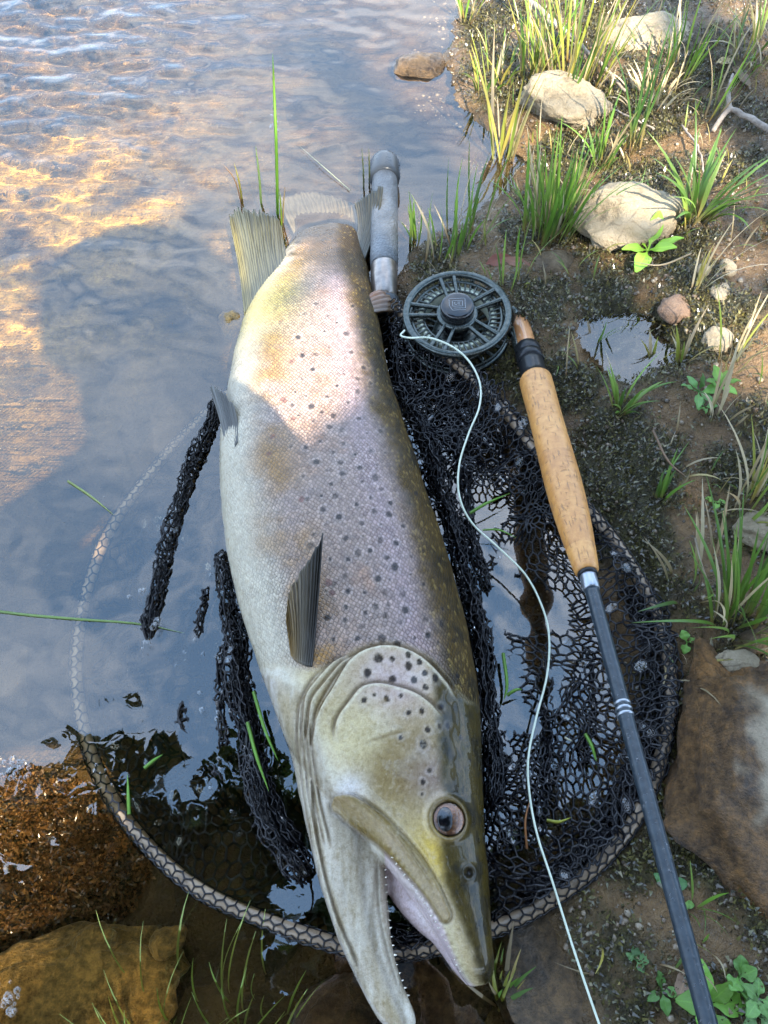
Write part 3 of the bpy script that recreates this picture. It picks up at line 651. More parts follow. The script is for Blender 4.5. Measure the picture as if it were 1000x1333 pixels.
# ------------------------------------------------------------------ landing net
def hex_lattice(u0, u1, v0, v1, c):
    """honeycomb over a rectangle, cells c wide: points (n,2) and edges (m,2)"""
    s = c / math.sqrt(3); dy = 1.5 * s
    rows = int((v1 - v0) / dy) + 2; cols = int((u1 - u0) / c) + 2
    j, i = np.meshgrid(np.arange(rows), np.arange(cols), indexing='ij')
    cx = u0 + (i + 0.5 * (j % 2)) * c; cy_ = v0 + j * dy
    a = np.pi / 6 + np.arange(6) * np.pi / 3
    X = cx.ravel()[:, None] + s * np.cos(a); Y = cy_.ravel()[:, None] + s * np.sin(a)
    K = np.stack([np.round(X / (c * 0.1)), np.round(Y / (c * 0.1))], -1).reshape(-1, 2).astype(np.int64)
    _, first, inv = np.unique(K[:, 0] * 1000003 + K[:, 1], return_index=True, return_inverse=True)
    pts = np.stack([X.ravel(), Y.ravel()], 1)[first]; inv = inv.reshape(-1, 6)
    global LAST_CELLS
    LAST_CELLS = inv
    e = np.stack([inv, np.roll(inv, -1, 1)], -1).reshape(-1, 2); e.sort(1); e = np.unique(e, axis=0)
    return pts, e
def struts(P, Ed, r):
    """rounded-square bars along edges -> V, F"""
    a, b = P[Ed[:, 0]], P[Ed[:, 1]]; d = b - a; L = np.linalg.norm(d, axis=1); ok = (L > 1e-5) & (L < 0.03)
    a, b, d = a[ok], b[ok], d[ok] / L[ok][:, None]
    up = np.where(np.abs(d[:, 2:3]) > 0.9, np.array([[1.0, 0, 0]]), np.array([[0, 0, 1.0]]))
    s = np.cross(d, up); s /= np.linalg.norm(s, axis=1)[:, None]; t = np.cross(s, d)
    a = a - d * r * 0.5; b = b + d * r * 0.5
    ring = [(s + t * 0) * r, t * r, -s * r, -t * r]
    V = np.stack([a + q for q in ring] + [b + q for q in ring], 1).reshape(-1, 3)
    o = (np.arange(len(a)) * 8)[:, None]
    F = np.concatenate([o + np.array([[k, (k + 1) % 4, 4 + (k + 1) % 4, 4 + k]]) for k in range(4)])
    return V, F
HOOP = [(512, 398, .012), (560, 446, .016), (620, 497, .020), (665, 545, .022), (702, 592, .022), (752, 648, .022), (802, 708, .021), (842, 772, .020), (866, 840, .018), (873, 910, .016),
        (862, 980, .014), (836, 1050, .012), (790, 1112, .010), (730, 1162, .008), (660, 1202, .006), (600, 1224, .004), (540, 1238, .002), (480, 1240, .001), (400, 1218, .000), (330, 1192, -.003),
        (270, 1165, -.002), (220, 1128, -.003), (170, 1075, -.004), (130, 1010, -.006), (108, 940, -.008), (100, 870, -.009), (108, 800, -.010), (125, 740, -.011), (150, 685, -.013), (192, 628, -.018),
        (245, 570, -.024), (310, 510, -.024), (400, 450, -.022), (480, 405, -.006)]
hoop = catmull([gp(*p) for p in HOOP], 420)
hoop_xy = hoop[:, :2]
def tube(line, rad, n=12, caps=True):
    line = np.asarray(line, float); rad = np.zeros(len(line)) + rad
    tg = np.gradient(line, axis=0); tg /= np.linalg.norm(tg, axis=1)[:, None] + 1e-12
    up = np.array([0, 0, 1.0]) if np.abs(tg[:, 2]).mean() < 0.9 else np.array([1.0, 0, 0])
    s = np.cross(tg, up); s /= np.linalg.norm(s, axis=1)[:, None]; t = np.cross(s, tg)
    a = np.linspace(0, 2 * math.pi, n, endpoint=False)
    V = line[:, None] + rad[:, None, None] * (np.cos(a)[None, :, None] * s[:, None] + np.sin(a)[None, :, None] * t[:, None])
    F = grid_faces(len(line), n, True).tolist()
    if caps: F.append(list(range(n))); F.append([(len(line) - 1) * n + k for k in range(n)][::-1])
    return V.reshape(-1, 3), F, s, t
def frame_of(d):
    d = Vector(d).normalized(); return d.to_track_quat('Z', 'Y').to_matrix()
def lathe(profile, n=40, cap=True):
    """profile [(r,z)] turned about z"""
    pr = np.array(profile); a = np.linspace(0, 2 * math.pi, n, endpoint=False)
    V = np.stack([pr[:, 0, None] * np.cos(a), pr[:, 0, None] * np.sin(a), np.repeat(pr[:, 1, None], n, 1)], -1).reshape(-1, 3)
    F = grid_faces(len(pr), n, True)[:, ::-1].tolist()
    if cap: F.append([k for k in range(n)][::-1]); F.append([(len(pr) - 1) * n + k for k in range(n)])
    return V, F
def xf(V, Mx, c): return np.asarray(V) @ np.array(Mx).T + np.asarray(c)

M = Mat('tooth_ivory'); tooth_mat = M.done(M.bsdf(Base_Color=(0.62, 0.58, 0.48), Roughness=0.25, Coat_Weight=0.5))
tv, tf = lathe([(0.0009, 0.0), (0.00075, 0.0008), (0.0004, 0.0019), (0.00008, 0.0026)], 8); tooth_me = mesh_np('tooth', tv, tf); tooth_me.materials.append(tooth_mat); tooth_me.polygons.foreach_set('use_smooth', np.ones(len(tooth_me.polygons), bool))
rt_ = np.random.default_rng(4)
for pts, n_, lean in (([(501, 1122), (504, 1180), (514, 1246), (530, 1296)], 17, (0.9, 0.1, 0.5)), ([(512, 1116), (541, 1156), (566, 1196), (584, 1230), (600, 1264)], 20, (-0.8, -0.3, 0.45))):
    for p in resample(fish_line(pts, 40), n_):
        o = bpy.data.objects.new('tooth', tooth_me); COL.objects.link(o); d_ = Vector(lean) + Vector(rt_.normal(0, 0.2, 3)); sc_ = rt_.uniform(0.35, 0.75)
        o.location = tuple(map(float, p + np.array([0, 0, -0.0006]))); o.rotation_euler = d_.to_track_quat('Z', 'Y').to_euler(); o.scale = (sc_, sc_, sc_); into(o, trout)

M = Mat('black_rubber_netting'); P = M.n('NewGeometry').outputs['Position']
rubber = M.done(M.bsdf(Base_Color=(0.005, 0.005, 0.007), Roughness=M.ramp(M.noise(P, 60, 3), [(0.3, 0.04), (0.7, 0.16)]), Specular_IOR_Level=0.35, Normal=M.bump(M.noise(P, 700, 2), 0.5, 0.0010)))
M = Mat('bronze_hoop_paint'); P = M.n('NewGeometry').outputs['Position']; nn = M.noise(P, 90, 5, 0.6)
hoop_mat = M.done(M.bsdf(Base_Color=M.ramp(nn, [(0.3, (0.11, 0.080, 0.055)), (0.6, (0.25, 0.18, 0.115)), (0.85, (0.36, 0.27, 0.17))]), Roughness=M.ramp(nn, [(0.3, 0.2), (0.8, 0.45)]), Specular_IOR_Level=0.3, Coat_Weight=0.15, Coat_Roughness=0.08))
net = empty('landing_net', tuple(map(float, gp(500, 395, 0.0))))
tag(net, 'landing net with black rubber mesh, bronze hoop and grey handle under the trout', 'net')
v, f, hs, ht = tube(hoop, 0.0046, 14)
into(link('hoop', mesh_np('hoop', v, f), hoop_mat), net)
NV, NF, noff = [], [], 0
FILM_V, FILM_F = [], []; frng = np.random.default_rng(9)
def films(P, prob, keep=None):
    c = LAST_CELLS
    if keep is not None: c = c[keep[c].all(1)]
    c = c[frng.random(len(c)) < prob]; Q = P[c]; m = Q.mean(1, keepdims=True)
    ok = np.linalg.norm(Q - m, axis=2).max(1) < 0.007; Q = Q[ok]; o = sum(len(x) for x in FILM_V)
    FILM_V.append(Q.reshape(-1, 3)); FILM_F.append(np.arange(len(Q) * 6).reshape(-1, 6) + o)
def add_net(P, Ed, r):
    global noff
    v, f = struts(P, Ed, r); NV.append(v); NF.append(f + noff); noff += len(v)
CELL = 0.0070
hl = np.concatenate([[0], np.cumsum(np.linalg.norm(np.diff(hoop, axis=0), axis=1))])
lp, le = hex_lattice(0.006, hl[-1] - 0.006, 0, 1, CELL) if False else hex_lattice(0.012, hl[-1] - 0.012, -0.018, 0.018, 0.0082)
cs = np.stack([np.interp(lp[:, 0], hl, hoop[:, k]) for k in range(3)], 1); s_ = np.stack([np.interp(lp[:, 0], hl, hs[:, k]) for k in range(3)], 1); t_ = np.stack([np.interp(lp[:, 0], hl, ht[:, k]) for k in range(3)], 1)
th = lp[:, 1] / 0.0053 + 1.4 * noise3(lp[:, 0] * 6, lp[:, 0] * 0, 0, 3)
PP = cs + 0.0053 * (np.cos(th)[:, None] * s_ + np.sin(th)[:, None] * t_)
add_net(PP, le, 0.00058)
# the bag: one wide sheet over the ground inside the hoop
fish_xy = np.vstack([body_rows[:, :2] - body_rows[:, 3:5], (body_rows[:, :2] + body_rows[:, 3:5])[::-1]])
def sheet(poly, cell, seed, lift, fold, r, clear_fish=0.012, warp=0.010):
    poly = np.asarray(poly)[:, :2]; lo, hi = poly.min(0), poly.max(0)
    p, e = hex_lattice(lo[0], hi[0], lo[1], hi[1], cell)
    w = np.stack([fbm(p[:, 0] * 11, p[:, 1] * 11, 0, 3, seed), fbm(p[:, 0] * 11, p[:, 1] * 11, 5, 3, seed + 1)], 1)
    w2 = np.stack([fbm(p[:, 0] * 42, p[:, 1] * 42, 0, 2, seed + 2), fbm(p[:, 0] * 42, p[:, 1] * 42, 5, 2, seed + 3)], 1)
    q = p + warp * 2.2 * w + 0.006 * w2
    ins = in_poly(q, poly); df, _, _ = seg_dist(q, fish_xy[::6], True); infish = in_poly(q, fish_xy[::3])
    keep = ins & ~(infish & (df > clear_fish))
    e = e[keep[e[:, 0]] & keep[e[:, 1]]]
    rd = 1 - np.abs(fbm(q[:, 0] * 10, q[:, 1] * 10, 2, 3, seed + 4)) * 3.2
    rd2 = 1 - np.abs(fbm(q[:, 0] * 26, q[:, 1] * 26, 2, 2, seed + 5)) * 2.4
    z = terrain(q[:, 0], q[:, 1]) + lift + fold * np.clip(rd, 0, 1) ** 2 + fold * 0.5 * np.clip(rd2, 0, 1)
    z = np.where(infish, np.minimum(z, -0.004), z)
    z = np.where((q[:, 0] < -0.06) & (seed == 101), np.minimum(z, -0.009 + 0.015 * sstep(0.08, 0.40, fbm(q[:, 0] * 20, q[:, 1] * 20, 1, 3, 5))), z)
    add_net(np.column_stack([q, z]), e, r); films(np.column_stack([q, z]), 0.07, keep)
sheet(hoop_xy, CELL, 101, 0.004, 0.014, 0.00085, warp=0.016)
pxp = lambda L, z=0.005: np.array([gp(a, b, z)[:2] for a, b in L])
sheet(pxp([(500, 395), (560, 450), (640, 515), (705, 600), (770, 690), (740, 720), (680, 660), (620, 640), (580, 660), (545, 590), (515, 500)]), CELL, 131, 0.010, 0.016, 0.00085)
sheet(pxp([(505, 400), (620, 500), (660, 560), (640, 600), (575, 600), (530, 540)]), CELL, 161, 0.018, 0.014, 0.00085)
sheet(pxp([(770, 690), (850, 800), (868, 910), (830, 1050), (730, 1155), (640, 1205), (640, 1150), (720, 1090), (790, 1010), (815, 900), (800, 800)]), CELL, 191, 0.011, 0.016, 0.00085)
sheet(pxp([(640, 850), (720, 880), (740, 1000), (700, 1100), (640, 1120)]), CELL * 0.9, 221, 0.012, 0.012, 0.0008)
sheet(pxp([(520, 440), (560, 560), (640, 850), (650, 1150), (600, 1150), (560, 700), (500, 480)]), CELL * 0.9, 251, 0.014, 0.016, 0.0008)
# standing folds of the bag
def ridge(pts, width, height, seed, cell=CELL, layers=2, z0=None):
    ln = resample(catmull([gp(a, b, 0.006) for a, b in pts], 120), 160)
    L = np.linalg.norm(np.diff(ln, axis=0), axis=1).sum(); ls = np.linspace(0, L, 160)
    tg = np.gradient(ln[:, :2], axis=0); tg /= np.linalg.norm(tg, axis=1)[:, None]; nr = np.stack([-tg[:, 1], tg[:, 0]], 1)
    for k in range(layers):
        W = 1.35 * math.hypot(width / 2, height) * 2 / 1.5
        p, e = hex_lattice(0, L, -W / 2, W / 2, cell); q = p[:, 1] / (W / 2); s = p[:, 0]
        wk = width * (0.75 + 0.5 * noise3(s * 22, s * 0, k * 3.3, seed)); hk = height * (0.7 + 0.75 * noise3(s * 15, s * 0, k * 3.3, seed + 1)) * (1 - 0.35 * k)
        taper = sstep(-0.002, 0.03, s) * sstep(-0.002, 0.03, L - s)
        lat = 0.5 * wk * q + 0.35 * width * noise3(s * 17, s * 0, 0.5, seed + 2) + 0.0042 * noise3(s * 75, q * 3, k, seed + 3) + 0.2 * width * k
        zz = -0.020 * (1 - taper) + hk * taper * (1 - np.abs(q) ** 1.4) + 0.0034 * noise3(s * 75, q * 4, k + 9, seed + 4)
        c = np.stack([np.interp(s, ls, ln[:, i]) for i in range(2)], 1) + lat[:, None] * np.stack([np.interp(s, ls, nr[:, i]) for i in range(2)], 1)
        base = np.maximum(terrain(c[:, 0], c[:, 1]) + 0.003, -0.006)
        add_net(np.column_stack([c, base * (0.2 + 0.8 * np.abs(q)) + zz]), e, 0.00078); films(np.column_stack([c, base * (0.2 + 0.8 * np.abs(q)) + zz]), 0.12)
ridge([(292, 496), (279, 516), (262, 570), (240, 632), (217, 700), (197, 768), (186, 855)], 0.015, 0.022, 301, layers=2)
ridge([(288, 690), (294, 760), (300, 850), (308, 950), (334, 1050), (378, 1120), (412, 1185)], 0.022, 0.024, 311, layers=3)
ridge([(300, 800), (312, 900), (330, 980), (370, 1070), (410, 1140)], 0.018, 0.022, 316, layers=2)
ridge([(272, 730), (258, 790), (249, 860)], 0.011, 0.014, 321, layers=1)
ridge([(288, 800), (284, 880), (288, 960), (296, 1010)], 0.012, 0.012, 326, layers=1)
ridge([(508, 430), (524, 500), (545, 560), (572, 640), (600, 730), (620, 820), (632, 900), (638, 1000), (636, 1090)], 0.018, 0.026, 331, layers=3)
ridge([(560, 470), (590, 540), (600, 620), (620, 720), (634, 800)], 0.016, 0.018, 341)
ridge([(640, 520), (700, 600), (745, 670), (790, 740)], 0.014, 0.020, 351)
ridge([(800, 740), (838, 830), (850, 920), (832, 1010), (780, 1085), (705, 1145), (640, 1185)], 0.018, 0.018, 361, layers=3)
ridge([(430, 1232), (490, 1212), (560, 1222), (632, 1200)], 0.020, 0.016, 371, layers=3)
ridge([(700, 870), (716, 960), (706, 1050), (660, 1110)], 0.010, 0.012, 381, layers=1)
ridge([(752, 800), (772, 880), (770, 960), (740, 1040)], 0.012, 0.012, 386, layers=1)
for k_, pts_ in enumerate([[(88, 742), (98, 765), (116, 792)], [(178, 620), (192, 634), (206, 640)], [(246, 872), (236, 925), (250, 985)], [(150, 815), (162, 845), (160, 870)], [(122, 900), (140, 925), (150, 950)], [(255, 965), (280, 1000), (300, 1050)], [(205, 900), (190, 940), (200, 975)]]):
    ridge(pts_, 0.012, 0.010 + 0.002 * (k_ % 3), 400 + 7 * k_, layers=1)
bag = mesh_np('net_bag', np.vstack(NV), np.vstack(NF))
into(link('net_bag', bag, rubber), net)
M = Mat('water_film'); fm_ = M.done(M.n('MixShader', {0: M.n('Math', {0: M.n('Fresnel', {'IOR': 1.6}).outputs[0], 1: 1.6}, operation='MULTIPLY').outputs[0], 1: M.n('BsdfTransparent').outputs[0], 2: M.n('BsdfGlossy', {'Roughness': 0.03, 'Normal': M.bump(M.noise(M.n('NewGeometry').outputs['Position'], 260, 2), 0.5, 0.002)}).outputs[0]}).outputs[0])
tag(into(link('water_film', mesh_np('water_film', np.vstack(FILM_V), np.vstack(FILM_F)), fm_, smooth=False), net), kind='stuff')
# handle
hA, hB = gp(500, 392, 0.016), gp(501, 210, 0.016)
hd = hB - hA; HL = np.linalg.norm(hd); HM = frame_of(hd)
def turned(name, prof, mat, root, A, Mx, n=40, cap=True):
    v, f = lathe(prof, n, cap); return into(link(name, mesh_np(name, xf(v, Mx, A), f), mat), root)
M = Mat('grey_foam_grip'); P = M.n('NewGeometry').outputs['Position']
foam = M.n('TexVoronoi', {'Vector': P, 'Scale': 420.0}).outputs['Distance']
grip_mat = M.done(M.bsdf(Base_Color=M.ramp(M.noise(P, 60, 4), [(0.3, (0.07, 0.074, 0.078)), (0.8, (0.15, 0.157, 0.165))]), Roughness=0.45, Normal=M.bump(foam, 0.7, 0.0015), Specular_IOR_Level=0.25, Coat_Weight=0.1))
M = Mat('dark_plastic_cap'); P = M.n('NewGeometry').outputs['Position']
cap_mat = M.done(M.bsdf(Base_Color=(0.035, 0.040, 0.046), Roughness=M.ramp(M.noise(P, 120, 4), [(0.3, 0.22), (0.75, 0.42)]), Specular_IOR_Level=0.25))
M = Mat('brushed_bronze_collar'); P = M.n('NewGeometry').outputs['Position']
collar_mat = M.done(M.bsdf(Base_Color=M.ramp(M.noise(P, 160, 4), [(0.3, (0.16, 0.135, 0.12)), (0.8, (0.30, 0.26, 0.23))]), Roughness=0.3, Metallic=0.75))
turned('collar', [(0.0085, 0.0), (0.0115, 0.004), (0.0128, 0.030), (0.0130, 0.0445), (0.0125, 0.046)], collar_mat, net, hA, HM)
turned('grip', [(0.0122, 0.046), (0.0136, 0.0475), (0.0139, 0.06), (0.0138, HL - 0.06), (0.0134, HL - 0.032), (0.0128, HL - 0.030)], grip_mat, net, hA, HM)
turned('end_cap', [(0.0135, HL - 0.032), (0.0158, HL - 0.030), (0.0164, HL - 0.026), (0.0164, HL - 0.008), (0.0150, HL - 0.002), (0.011, HL + 0.001), (0.004, HL + 0.0015)], cap_mat, net, hA, HM)
v, f = lathe([(0.0045, -0.012), (0.0085, -0.006), (0.0095, 0.001), (0.0090, 0.004)], 28); v[:, 0] *= 1.5
into(link('yoke', mesh_np('yoke', xf(v, HM, hA), f), cap_mat), net)

# ------------------------------------------------------------------ fly rod
rA = gp(697, 494, 0.037); rB = gp(923, 1336, 0.150)
rd_ = (rB - rA); RL = np.linalg.norm(rd_); rdir = rd_ / RL; RM = frame_of(rdir)
def along(px, py):                        # distance along the rod axis nearest the photo pixel
    d = ray(px, py); o = np.array([0, 0, CAM_H]); n_ = np.cross(d, np.cross(rdir, d)); return float((o - rA) @ n_ / (rdir @ n_))
butt, seat0, seat1, cork1, wind1 = along(668, 384), along(676, 402), along(690, 452), along(762, 746), along(766, 768)
rod = empty('fly_rod', tuple(map(float, rA)))
tag(rod, 'fly rod with cork grip and dark blank lying right of the trout', 'fishing rod')
M = Mat('cork'); G = M.n('TexCoord').outputs['Object']; P = M.n('Mapping', {'Vector': M.n('NewGeometry').outputs['Position'], 'Rotation': (0, 0, -math.atan2(rdir[0], rdir[1]) + 0.0)}).outputs[0]
P2 = M.attr('axial', 'Vector')
st = M.scale(P2, (520, 95, 1)); pits = M.noise(st, 1.0, 3, 0.5)
st2 = M.scale(P2, (110, 560, 1)); pits2 = M.noise(st2, 1.0, 3, 0.5)
pm_ = M.math('MAXIMUM', M.ramp(pits, [(0.60, 0.0), (0.66, 1.0)]), M.ramp(pits2, [(0.63, 0.0), (0.69, 0.8)]))
ax = M.n('SeparateXYZ', {0: P2}).outputs[1]
rings = M.math('ABSOLUTE', M.math('SUBTRACT', M.math('FRACT', M.math('MULTIPLY', ax, 78.0)), 0.5)); rings = M.ramp(rings, [(0.475, 0.0), (0.495, 1.0)])
ringc = M.noise(M.n('CombineXYZ', {0: M.n('Math', {0: M.math('MULTIPLY', ax, 78.0)}, operation='FLOOR').outputs[0]}).outputs[0], 3.7, 0)
cork_c = M.ramp(M.math('ADD', M.math('MULTIPLY', M.noise(P2, 160, 5, 0.65), 0.75), M.math('MULTIPLY', ringc, 0.35)), [(0.3, (0.25, 0.10, 0.022)), (0.52, (0.37, 0.16, 0.036)), (0.75, (0.48, 0.235, 0.062))])
cork_c = M.mix(M.math('MULTIPLY', rings, 0.25), cork_c, (0.25, 0.13, 0.05))
cork_c = M.mix(M.math('MULTIPLY', pm_, 0.62), cork_c, (0.14, 0.068, 0.026))
cork_mat = M.done(M.bsdf(Base_Color=cork_c, Roughness=0.5, Normal=M.bump(M.math('MULTIPLY', pm_, -1.0), 0.6, 0.0008), Coat_Weight=0.12, Coat_Roughness=0.25))
M = Mat('black_anodised_metal'); P = M.n('NewGeometry').outputs['Position']
black_metal = M.done(M.bsdf(Base_Color=(0.010, 0.0105, 0.012), Roughness=M.ramp(M.noise(P, 200, 4), [(0.3, 0.26), (0.75, 0.46)]), Metallic=0.2, Specular_IOR_Level=0.2, Coat_Weight=0.1))
M = Mat('varnished_seat_wood'); P2 = M.attr('axial', 'Vector')
wood_mat = M.done(M.bsdf(Base_Color=M.ramp(M.noise(M.scale(P2, (260, 30, 1)), 1.0, 5, 0.6), [(0.3, (0.30, 0.12, 0.045)), (0.6, (0.46, 0.215, 0.085)), (0.85, (0.56, 0.30, 0.13))]), Roughness=0.25, Coat_Weight=0.5, Coat_Roughness=0.08))
M = Mat('dark_graphite_blank'); P = M.n('NewGeometry').outputs['Position']
blank_mat = M.done(M.bsdf(Base_Color=M.ramp(M.noise(P, 240, 3), [(0.35, (0.012, 0.018, 0.024)), (0.75, (0.026, 0.036, 0.045))]), Roughness=0.28, Specular_IOR_Level=0.22, Coat_Weight=0.12, Coat_Roughness=0.08, Normal=M.bump(M.ramp(M.n('TexVoronoi', {'Vector': P, 'Scale': 260.0}).outputs['Distance'], [(0.0, 1.0), (0.22, 0.0)]), 0.35, 0.0008)))
M = Mat('satin_steel'); steel_mat = M.done(M.bsdf(Base_Color=(0.26, 0.28, 0.31), Roughness=0.32, Metallic=0.8))
def rod_part(name, prof, mat, root=rod, n=40):
    prof = np.array(prof); zz = []
    for (r0, z0), (r1, z1) in zip(prof[:-1], prof[1:]):
        k = max(1, int((z1 - z0) / 0.004)); zz += [(r0 + (r1 - r0) * i / k, z0 + (z1 - z0) * i / k) for i in range(k)]
    zz.append(tuple(prof[-1]))
    v, f = lathe(zz, n); me = mesh_np(name, xf(v, RM, rA), f)
    ang = np.arctan2(v[:, 1], v[:, 0]); a = me.attributes.new('axial', 'FLOAT_VECTOR', 'POINT')
    a.data.foreach_set('vector', np.stack([0.013 * np.abs(ang), v[:, 2], 0 * ang], 1).astype(np.float32).ravel())
    return into(link(name, me, mat), root)
def smooth_prof(pts, n=40): return [tuple(p) for p in catmull(np.array(pts), n)]
rod_part('butt_cap', [(0.006, butt - 0.001), (0.0095, butt), (0.0105, butt + 0.002), (0.0105, seat0 - 0.002), (0.0098, seat0)], black_metal)
rod_part('reel_seat_insert', [(0.0085, seat0 - 0.001), (0.0087, seat0), (0.0087, seat1), (0.0085, seat1 + 0.001)], wood_mat)
rod_part('locking_ring', [(0.0096, seat1), (0.0112, seat1 + 0.001), (0.0114, seat1 + 0.010), (0.0104, seat1 + 0.0112), (0.0116, seat1 + 0.0125), (0.0116, seat1 + 0.020), (0.0106, seat1 + 0.021)], black_metal)
rod_part('seat_sleeve', [(0.0108, seat1 + 0.021), (0.0108, -0.003), (0.0116, -0.002), (0.0116, 0.002)], black_metal)
CL = cork1
rod_part('cork_grip', smooth_prof([(0.0122, 0.0), (0.0134, 0.0015), (0.0138, 0.008), (0.0132, 0.24 * CL), (0.0134, 0.45 * CL), (0.0134, 0.62 * CL), (0.0120, 0.78 * CL), (0.0096, 0.92 * CL), (0.0082, 0.985 * CL), (0.0070, CL)]), cork_mat)
rod_part('winding_check', [(0.0060, CL), (0.0066, CL + 0.0005), (0.0066, CL + 0.0028), (0.0056, CL + 0.003)], black_metal)
rod_part('ferrule_wrap', [(0.0054, CL + 0.002), (0.0055, CL + 0.003), (0.0054, wind1), (0.0050, wind1 + 0.0005)], steel_mat)
blank = rod_part('blank', [(0.0046, wind1), (0.0041, RL), (0.0038, RL + 0.25)], blank_mat)
w0 = along(806, 915)
for k in range(3):
    o = rod_part('thread_wrap', [(0.0044, w0 + k * 0.0036), (0.0048, w0 + k * 0.0036 + 0.0004), (0.0048, w0 + k * 0.0036 + 0.0014), (0.0044, w0 + k * 0.0036 + 0.0018)], steel_mat)

# water drops on the blank
M = Mat('water_drops'); ge = M.n('NewGeometry'); ci = M.math('ABSOLUTE', M.n('VectorMath', {0: ge.outputs['Incoming'], 1: ge.outputs['Normal']}, operation='DOT_PRODUCT').outputs['Value'])
drop_mat = M.done(M.n('MixShader', {0: M.math('ADD', 0.05, M.math('MULTIPLY', 0.9, M.math('POWER', M.math('SUBTRACT', 1.0, ci), 4.0))), 1: M.n('BsdfTransparent', {'Color': (0.8, 0.82, 0.85)}).outputs[0], 2: M.n('BsdfGlossy', {'Roughness': 0.01}).outputs[0]}).outputs[0])
dr = np.random.default_rng(21); side_ = np.cross(rdir, [0, 0, 1.0]); side_ /= np.linalg.norm(side_); upr = np.cross(side_, rdir); DV = []
for k in range(150):
    t_ = dr.uniform(wind1 + 0.004, RL); a_ = dr.normal(math.pi / 2, 0.7); n_ = side_ * math.cos(a_) + upr * math.sin(a_); c_ = rA + rdir * t_ + n_ * (0.0046 - 0.0005 * t_ / RL - 0.00005)
    v, f = dome(dr.uniform(0.0003, 0.00095), 0.55, 10, 5); q_ = Vector((0, 0, 1)).rotation_difference(Vector(n_)).to_matrix(); DV.append((v @ np.array(q_).T + c_, f))
VV, FF, oo = [], [], 0
for v, f in DV: VV.append(v); FF += [[i + oo for i in q] for q in f]; oo += len(v)
tag(into(link('water_drops', mesh_np('water_drops', np.vstack(VV), FF), drop_mat), rod), kind='stuff')

# ------------------------------------------------------------------ fly reel
reel_c = gp(594, 432, 0.014)
reel = empty('fly_reel', tuple(map(float, reel_c)))
tag(reel, 'gunmetal fly reel with spoked spool and pale green line beside the rod seat', 'fishing reel')
TILT = Matrix.Rotation(R(4), 3, 'X') @ Matrix.Rotation(R(-3), 3, 'Y')
M = Mat('gunmetal_reel'); P = M.n('NewGeometry').outputs['Position']
gun = M.done(M.bsdf(Base_Color=M.ramp(M.noise(P, 300, 4), [(0.3, (0.042, 0.050, 0.047)), (0.75, (0.090, 0.10, 0.095))]), Roughness=M.ramp(M.noise(P, 90, 4), [(0.3, 0.18), (0.75, 0.36)]), Metallic=0.85, Coat_Weight=0.0, Specular_IOR_Level=0.25))
M = Mat('black_gloss_hub'); P = M.n('NewGeometry').outputs['Position']
hubm = M.done(M.bsdf(Base_Color=(0.006, 0.0065, 0.008), Roughness=0.14, Specular_IOR_Level=0.4, Coat_Weight=0.2, Coat_Roughness=0.04, Normal=M.bump(M.noise(P, 120, 2), 0.15, 0.001)))
M = Mat('pale_green_line'); P = M.n('NewGeometry').outputs['Position']
line_mat = M.done(M.bsdf(Base_Color=M.ramp(M.noise(P, 70, 3), [(0.3, (0.40, 0.44, 0.34)), (0.8, (0.52, 0.55, 0.44))]), Roughness=0.38, Coat_Weight=0.2))
def reel_part(name, v, f, mat, parent=None, smooth=True):
    o = link(name, mesh_np(name, xf(v, TILT, reel_c), f), mat, None, smooth)
    return into(o, reel) if parent is None else o
def annulus(r0, r1, z0, z1, n=96, bev=0.0008):
    b = bev; pr = [(r0 + b, z0), (r1 - b, z0), (r1, z0 + b), (r1, z1 - b), (r1 - b, z1), (r0 + b, z1), (r0, z1 - b), (r0, z0 + b), (r0 + b, z0)]
    return lathe(pr, n, False)
def bars(spec, z0, z1):
    """spec: (angle at inner, r inner, angle at outer, r outer, half width inner, half width outer)"""
    V, F = [], []
    for (a0, r0, a1, r1, w0_, w1_) in spec:
        p0 = np.array([math.cos(a0), math.sin(a0)]) * r0; p1 = np.array([math.cos(a1), math.sin(a1)]) * r1
        d = p1 - p0; n_ = np.array([-d[1], d[0]]) / np.hypot(*d); o = len(V)
        for z, s in ((z0, 1.0), (z1 - 0.0008, 1.0), (z1, 0.6)):
            for p, w in ((p0, w0_), (p1, w1_)):
                for sg in (-1, 1): V.append((*(p + n_ * sg * w * s), z))
        for k in (0, 4):
            F += [[o+k, o+k+2, o+k+6, o+k+4], [o+k+3, o+k+1, o+k+5, o+k+7]]
        F += [[o+8, o+10, o+11, o+9], [o, o+1, o+3, o+2]]
    return np.array(V), F
def joined(*vf):
    V, F, o = [], [], 0
    for v, f in vf: V.append(np.asarray(v)); F += [[i + o for i in q] for q in f]; o += len(v)
    return np.vstack(V), F
ZT = 0.0285
spk = []
for k in range(5):
    a = R(100) + k * R(72)
    for s in (-1, 1): spk.append((a + s * R(15), 0.0165, a + s * R(8.5), 0.0435, 0.0012, 0.0020))
v, f = joined(annulus(0.0422, 0.0488, ZT - 0.0055, ZT, bev=0.0016), annulus(0.0118, 0.0188, ZT - 0.006, ZT - 0.0008, bev=0.0015), bars(spk, ZT - 0.0042, ZT - 0.0010))
reel_part('spool', v, f, gun)
v, f = lathe([(0.0135, ZT - 0.003), (0.0150, ZT - 0.001), (0.0152, ZT + 0.0062), (0.0148, ZT + 0.0078), (0.0136, ZT + 0.0087), (0.0115, ZT + 0.0091), (0.006, ZT + 0.0092), (0.0012, ZT + 0.0092)], 64)
hub = reel_part('hub_cap', v, f, hubm)
